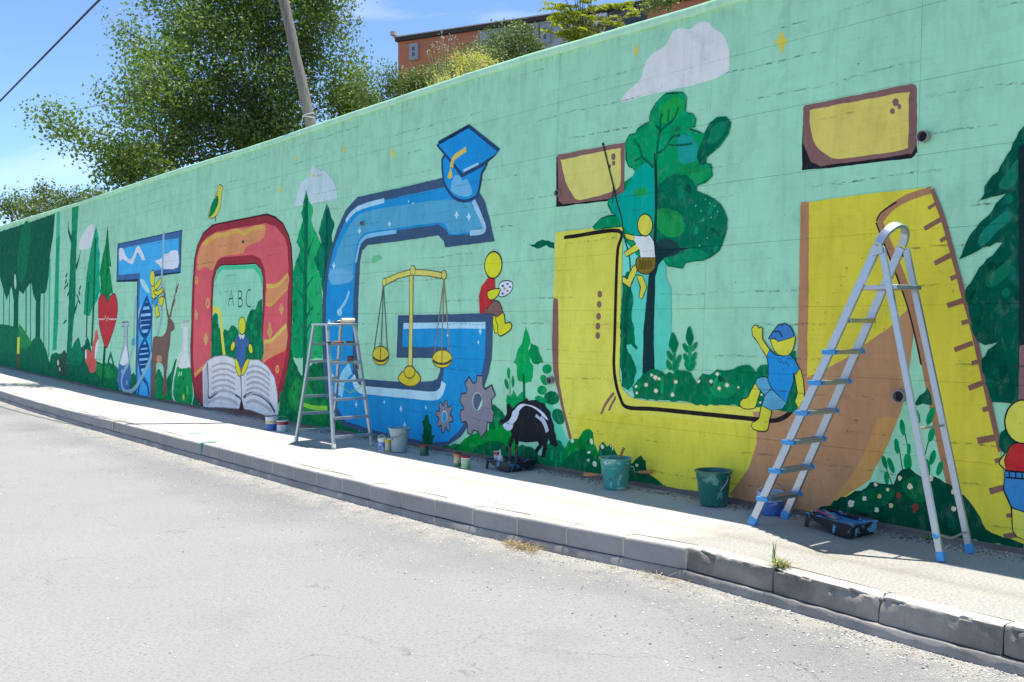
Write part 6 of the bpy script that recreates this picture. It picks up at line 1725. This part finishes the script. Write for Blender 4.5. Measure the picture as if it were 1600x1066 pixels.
L_DARK = leafmat('dark_leaf', (.07, .125, .03), (.19, .25, .06), .3)
L_OLIVE = leafmat('olive_leaf', (.09, .14, .045), (.20, .26, .085), .25)
L_FAR = leafmat('far_leaf', (.09, .16, .055), (.20, .29, .10), .25)
L_LIME = leafmat('lime_leaf', (.30, .38, .04), (.52, .52, .07), .45)
grow('broadleaf_tree', 'large leafy green tree crowding behind the left half of the wall', 372, 26.5, [
    (400, 120, 0, 150, 150, 2.6, 560), (300, 160, -.5, 110, 120, 2.3, 380), (505, 120, .5, 72, 100, 1.9, 255), (440, -10, 0, 110, 110, 2.3, 390), (320, 40, -.5, 90, 100, 2.2, 290),
    (275, 230, -1.2, 80, 55, 1.7, 170), (545, 165, 1, 45, 60, 1.3, 120), (480, -130, 0, 120, 110, 2.2, 255), (350, -130, 0, 120, 100, 2.2, 255), (420, 215, 0, 130, 70, 2, 300), (560, 150, 1.5, 36, 55, 1, 85),
    (205, 135, -4, 58, 72, 1.1, 64), (245, 75, -2.5, 58, 70, 1.4, 90), (190, 240, -4, 46, 38, .8, 44), (145, 232, -4, 42, 28, .7, 22), (108, 203, -4, 40, 20, .5, 16), (70, 178, -4, 28, 14, .4, 9), (220, 268, -3, 52, 34, .9, 66), (160, 262, -3.5, 40, 24, .6, 24), (500, 30, 0, 40, 60, 1.2, 68), (530, 15, 0, 30, 26, .6, 14)],
    42, .088, L_TREE, 'tree', .42, .17, 3, True, None, -.13)
grow('shrub', 'bluish green shrub at the right side of the large tree', 565, 22, [(570, 130, 0, 26, 34, .5, 70), (585, 155, 0, 20, 26, .4, 50), (555, 165, 0, 24, 24, .4, 50)], 16, .045, L_FAR, 'shrub', .16, .05, 4)
grow('evergreen_bush', 'dark green rounded bush beside the gap of sky over the wall', 650, 20, [(640, 140, 0, 48, 34, .7, 150), (612, 130, 0, 24, 26, .45, 60), (675, 125, 0, 40, 26, .6, 90), (665, 150, 0, 60, 28, .7, 110), (720, 108, .6, 34, 26, .5, 60)], 16, .050, L_DARK, 'bush', .17, .06, 5, True, None, -.45)
grow('evergreen_bush', 'dark broad bush standing against the grey part of the building', 800, 22, [(800, 68, 0, 46, 30, .8, 140), (770, 82, 0, 36, 26, .6, 80), (832, 78, 0, 28, 22, .5, 60), (815, 48, 0, 26, 14, .4, 40), (795, 95, 0, 60, 26, .8, 90)], 16, .055, L_DARK, 'bush', .18, .06, 6, True, None, -.45)
grow('flowering_bush', 'olive green bush in front of the orange building wall', 745, 18, [(742, 92, 0, 34, 24, .5, 80), (715, 112, 0, 30, 22, .45, 60), (770, 92, 0, 22, 22, .4, 40), (700, 120, 0, 26, 22, .4, 40)], 14, .04, L_OLIVE, 'bush', .14, .04, 7, True, None, -.4)
for i, (x, y, d, rx, ry, n, sd, lab, m) in enumerate([
    (20, 318, 62, 34, 22, 70, 11, 'olive green far tree at the left edge above the forest', L_FAR), (78, 318, 66, 26, 26, 70, 12, 'grey green far tree with a spiky top at the left', L_OLIVE), (118, 316, 58, 34, 18, 70, 13, 'light green far tree left of the big crown', L_FAR),
    (150, 308, 54, 24, 16, 50, 14, 'bright green far tree touching the big crown', L_FAR), (52, 326, 60, 26, 22, 50, 15, 'dull green far tree low behind the wall', L_OLIVE), (-30, 330, 60, 30, 24, 50, 16, 'pale far tree just past the left edge', L_FAR)]):
    lb = [(x, y, 0, rx, ry, 1.2, n), (x + 6, y + 12, 0, rx * .9, ry, 1.2, n // 2), (x - rx * .4, y + 8, 0, rx * .5, ry * .8, 1, n // 3)]
    if i == 1: lb += [(66, 292, 0, 5, 12, .3, 16), (62, 303, 0, 9, 10, .4, 14), (84, 300, 0, 10, 10, .4, 14)]
    grow('far_tree', lab, x, d, lb, 12, .17, m, 'tree', .5, .16, sd, False, 'far trees beyond the left end of the wall', -.5)
# bright pinnate sapling just behind the coping
def sapling():
    d = 13.2
    b0 = at_d(905, 80, d); b0.z = hill_at(b0) - .05
    root = empty('lime_sapling', b0, 'bright yellow green sapling with feathery leaves above the coping', 'sapling')
    R = random.Random(9)
    st = MB(); pts = []
    tips = [(868, 8), (880, -6), (900, -14), (925, -10), (948, 10), (958, 8), (985, 14), (1005, 8), (868, 28), (878, 40), (895, 25), (915, 20), (932, 30), (905, 45), (925, 48), (885, 58), (950, 36), (962, 40), (985, 22), (880, 12), (938, 12), (912, 2), (900, 60), (975, 6), (995, 22)]
    tips = tips + [(x + R.gauss(0, 9), y + R.gauss(4, 8)) for (x, y) in tips if x < 970] + [(x + R.gauss(0, 10), y + R.gauss(6, 8)) for (x, y) in tips if x < 945]
    for (x, y) in tips:
        a = at_d(x, y, d + R.uniform(-.25, .25)); m_ = at_d(lerp(908, x, .45), lerp(70, y, .6), d)
        st.tube([b0.lerp(m_, .3), m_, a], [.010, .006, .003], 5, 0, False)
        for f in range(3):
            ang = R.uniform(0, 6.28); dr = Vector((math.cos(ang), .5 * math.sin(ang), R.uniform(-.1, .45))).normalized()
            fl = R.uniform(.10, .2)
            e = a + dr * fl - UP * .03
            st.tube([a, a + dr * fl * .5 + UP * .02, e], [.003, .002, .001], 4, 0, False)
            sd = dr.cross(UP).normalized()
            for k in range(11):
                t = (k + .5) / 11
                q = a.lerp(e, t) + UP * .02 * math.sin(t * 3.1)
                for s in (1, -1): pts.append((q + sd * s * .022, sd * s))
    part(st, 'stems', M_BARK, root, None, False)
    leaves_mesh('leaflets', pts, .06, L_LIME, root, root, .9, .42)
sapling()
def clump(name, label, x, y, depth, n, h, spread, mats, wb=.006):
    P = at_d(x, y, depth); P.z = hill_at(P)
    return tuft(name, label, P, n, h, spread, mats, .3, 'grass', wb)
M_DRY1 = leafmat('straw_blade', (.55, .52, .22), (.72, .68, .36), .5); M_DRY2 = leafmat('yellow_green_blade', (.36, .42, .09), (.56, .56, .16), .5)
for i, (x, h, dd) in enumerate([(700, 1.15, 13), (716, 1.35, 13), (732, 1.30, 12.8), (748, 1.25, 12.6), (690, .95, 13.2), (764, 1.05, 12.5), (776, .85, 12.2)]):
    P = at_d(x, 130, dd); zt = hill_at(P); need = at_d(x, {700: 112, 716: 96, 732: 92, 748: 94, 690: 122, 764: 96, 776: 100}[x], dd).z - zt
    P.z = zt
    tuft('dry_grass_clump', ['pale', 'tall pale', 'dense yellowish', 'straw coloured', 'low straw coloured', 'thin yellowish', 'small thin'][i] + ' dry grass clump above the coping before the orange wall', P, 230, max(.5, need), .38, [M_DRY1, M_DRY2, M_DRY1], .3, 'grass', .007)['group'] = 'dry grass along the coping'
L_STRAW = leafmat('straw_leaf', (.40, .40, .12), (.62, .58, .26), .45)
grow('yellow_bush', 'dense yellowish flowering bush above the coping before the orange wall', 728, 14.5, [(728, 112, 0, 34, 26, .5, 110), (704, 124, 0, 26, 20, .4, 60), (755, 104, -.3, 26, 18, .4, 60), (716, 98, 0, 18, 14, .3, 26), (742, 92, 0, 18, 12, .3, 22)], 16, .035, L_STRAW, 'bush', .11, .03, 31)
# pale seed heads over the dry grass
root = empty('seed_stalks', at_d(690, 110, 13), 'thin stalks with white seed heads against the orange wall', 'plant')
st = MB(); hd = MB()
for (x, y) in [(678, 70), (684, 66), (690, 50), (689, 58), (693, 62), (701, 60), (706, 66), (672, 78), (668, 82), (712, 55), (686, 76), (696, 72), (748, 52), (743, 60), (700, 76)]:
    a = at_d(x, y, 13 + rnd.uniform(-.2, .2)); b = root.location + Vector((rnd.gauss(0, .06), 0, -.9))
    st.tube([b, b.lerp(a, .6) + Vector((.02, 0, .05)), a], [.004, .003, .002], 4, 0, False)
    for k in range(5): hd.ell(a + Vector((rnd.gauss(0, .018), rnd.gauss(0, .015), rnd.gauss(0, .025))), .005, .005, .007, 4)
part(st, 'stalks', M_DRY1, root, None, False); tag(part(hd, 'seed_heads', plain('white_seed_head', (.72, .70, .64), .9), root, None, False), kind='stuff')
grow('olive_shrub', 'thin olive shrub leaning over the coping near the top right', 1030, 11.6, [(1030, 4, 0, 26, 8, .2, 30), (1046, -4, 0, 22, 10, .2, 30), (1015, 10, 0, 12, 7, .15, 14)], 12, .034, L_OLIVE, 'shrub', .09, .02, 21)

# leaning wooden pole with its tie, and the cable that runs from it
def pole():
    d = 14.5
    b0 = at_d(488, 206, d); t0 = at_d(443, 0, d); dr = (t0 - b0)
    foot = b0 - dr.normalized() * .55; top = b0 + dr * 2.15
    root = empty('utility_pole', foot, 'weathered grey wooden pole leaning left behind the wall', 'pole')
    m, nt, b = newmat('weathered_pole')
    co = coord(nt)
    g = noise(nt, mapping(nt, co, (60, 60, 3)), 1.0, 5, .7)
    c = mixc(nt, (.13, .105, .085), (.30, .26, .215), ramp_out(nt, g, .3, .7))
    nt.links.new(mixc(nt, c, (.05, .045, .04), math_(nt, 'MULTIPLY', ramp_out(nt, noise(nt, mapping(nt, co, (9, 9, 1)), 1.0, 4), .58, .7), .5)), b.inputs['Base Color']); b.inputs['Roughness'].default_value = .9
    bump(nt, g, b, .6, .01)
    mb = MB(); n = 14
    mb.tube([foot.lerp(top, k / n) + Vector((.012 * pnoise(Vector((k * .7, 1, 2))), .01 * pnoise(Vector((k * .7, 7, 2))), 0)) for k in range(n + 1)], [lerp(.082, .064, k / n) for k in range(n + 1)], 18)
    part(mb, 'post', m, root, None, False)
    tie = plain('white_cord', (.62, .62, .60), .7)
    for (y, tl) in ((180, .25), (184, -.2)):
        mb = MB(); c = at_d(483.5 - (186 - y) * .2, y, d); pts = []
        for k in range(25):
            t = 2 * math.pi * k / 24; pts.append(c + Vector((math.cos(t) * .086, math.sin(t) * .086, math.cos(t) * .03 * tl * 3)))
        mb.tube(pts, .006, 6, 0, False); part(mb, 'tie_cord', tie, root)
    mb = MB(); c = at_d(474, 184, d); mb.tube([c + Vector((0, -.05, 0)), c + Vector((-.015, -.06, -.1)), c + Vector((-.01, -.05, -.16))], .005, 6); part(mb, 'tie_cord', tie, root)
    # cable: passes over the street to a point far off to the left
    a = top - (top - foot).normalized() * .15
    e = at_d(-330, 494, 44)
    # a straight sight line through (155, 0) and (0, 158)
    mb = MB(); pts = []
    p1, p2 = at_d(155, 0, 19.0), at_d(0, 158, 24.0)
    dirv = (p2 - p1)
    far = p1 + dirv * 2.1
    for k in range(31):
        t = k / 30
        if t < .35: q = a.lerp(p1, t / .35)
        else: q = p1.lerp(far, (t - .35) / .65)
        pts.append(q)
    mb.tube(pts, .021, 8)
    o = mb.build('overhead_cable', plain('black_cable', (.02, .022, .025), .6)); tag(o, 'black overhead cable crossing the sky at the upper left', 'cable')
pole()

def building():
    d = 40.0
    c0 = at_d(622, 66, d)
    phi = math.radians(64)
    e = Vector((math.sin(phi), -math.cos(phi), 0)); g = Vector((math.cos(phi), math.sin(phi), 0))     # along the front, and back
    root = empty('apartment_building', Vector((c0.x, c0.y, 4)), 'long low building with orange and grey walls and a dark flat roof', 'building')
    zr = c0.z; zb = 3.0
    terr = plain('terracotta_render', (.56, .20, .10), .85, 0, .14, 3); grey = plain('pale_grey_render', (.42, .44, .47), .85, 0, .1, 3); slate = plain('slate_cladding', (.06, .07, .085), .7, 0, .15, 3)
    roofm = plain('dark_roof_edge', (.06, .05, .042), .8); capm = plain('pale_flashing', (.5, .48, .44), .7)
    def s_at(x):                    # distance along the front seen at photo column x
        r = ray(x, 60); # solve c0 + e*s against the sight line, in plan
        det = e.x * (-r.y) - e.y * (-r.x)
        bx, by_ = -c0.x, -c0.y
        return (bx * (-r.y) - by_ * (-r.x)) / det
    cuts = [(0, s_at(748), terr, 'orange_wall'), (s_at(748), s_at(946), grey, 'grey_wall'), (s_at(946), s_at(1010), slate, 'slate_wall'), (s_at(1010), s_at(1190), terr, 'orange_wall')]
    for i, (a, b, m, nm) in enumerate(cuts):
        mb = MB(); off = (0.0, .04, .02, .05)[i]
        mb.box(c0 + e * (a + b) / 2 + g * (4.5 + off) + UP * ((zr + zb) / 2 - c0.z), e * (b - a) / 2, g * 4.5, UP * ((zr - zb) / 2)); part(mb, 'wall', m, root)
    Lr = cuts[-1][1]
    mb = MB(); mb.box(c0 + e * (Lr / 2) + g * 4.5 + UP * .08, e * (Lr / 2 + .08), g * 4.62, UP * .07); rf = part(mb, 'roof', roofm, root)
    mb = MB(); mb.box(c0 + e * (Lr / 2) + g * 4.5 + UP * .172, e * (Lr / 2 + .12), g * 4.67, UP * .02); part(mb, 'flashing', capm, rf, root)
    mb = MB(); mb.box(c0 - e * .02 + UP * .26 - g * .3, e * .10, g * .10, UP * .08); part(mb, 'gutter_end', capm, rf, root)
    fr = plain('grey_window_frame', (.35, .35, .36), .5); gl = plain('window_glass', (.10, .13, .16), .08, 0, .05, 3, .8); wf = plain('white_window_frame', (.72, .73, .75), .5)
    for (x0, x1, y0, y1, f) in [(643, 652, 72, 92, fr), (828, 840, 42, 70, fr), (848, 858, 42, 66, fr), (896, 908, 36, 60, wf), (935, 946, 26, 40, wf)]:
        a, b = s_at(x0), s_at(x1); 
        za = at_d(x0, y0, (c0 + e * a).y).z; zc = at_d(x0, y1, (c0 + e * a).y).z
        q = c0 + e * (a + b) / 2 - g * .03; q.z = (za + zc) / 2; hw, hh = (b - a) / 2, (za - zc) / 2
        mb = MB(); t = .07
        for sx in (-1, 1): mb.box(q + e * sx * hw, e * t, g * .05, UP * (hh + t))
        for sz in (-1, 1): mb.box(q + UP * sz * hh, e * (hw - t), g * .05, UP * t)
        mb.box(q, e * (hw - t), g * .04, UP * .035)
        w = part(mb, 'window', f, root)
        mb = MB(); mb.box(q + g * .0, e * (hw - t), g * .012, UP * (hh - t)); part(mb, 'pane', gl, w, root)
building()
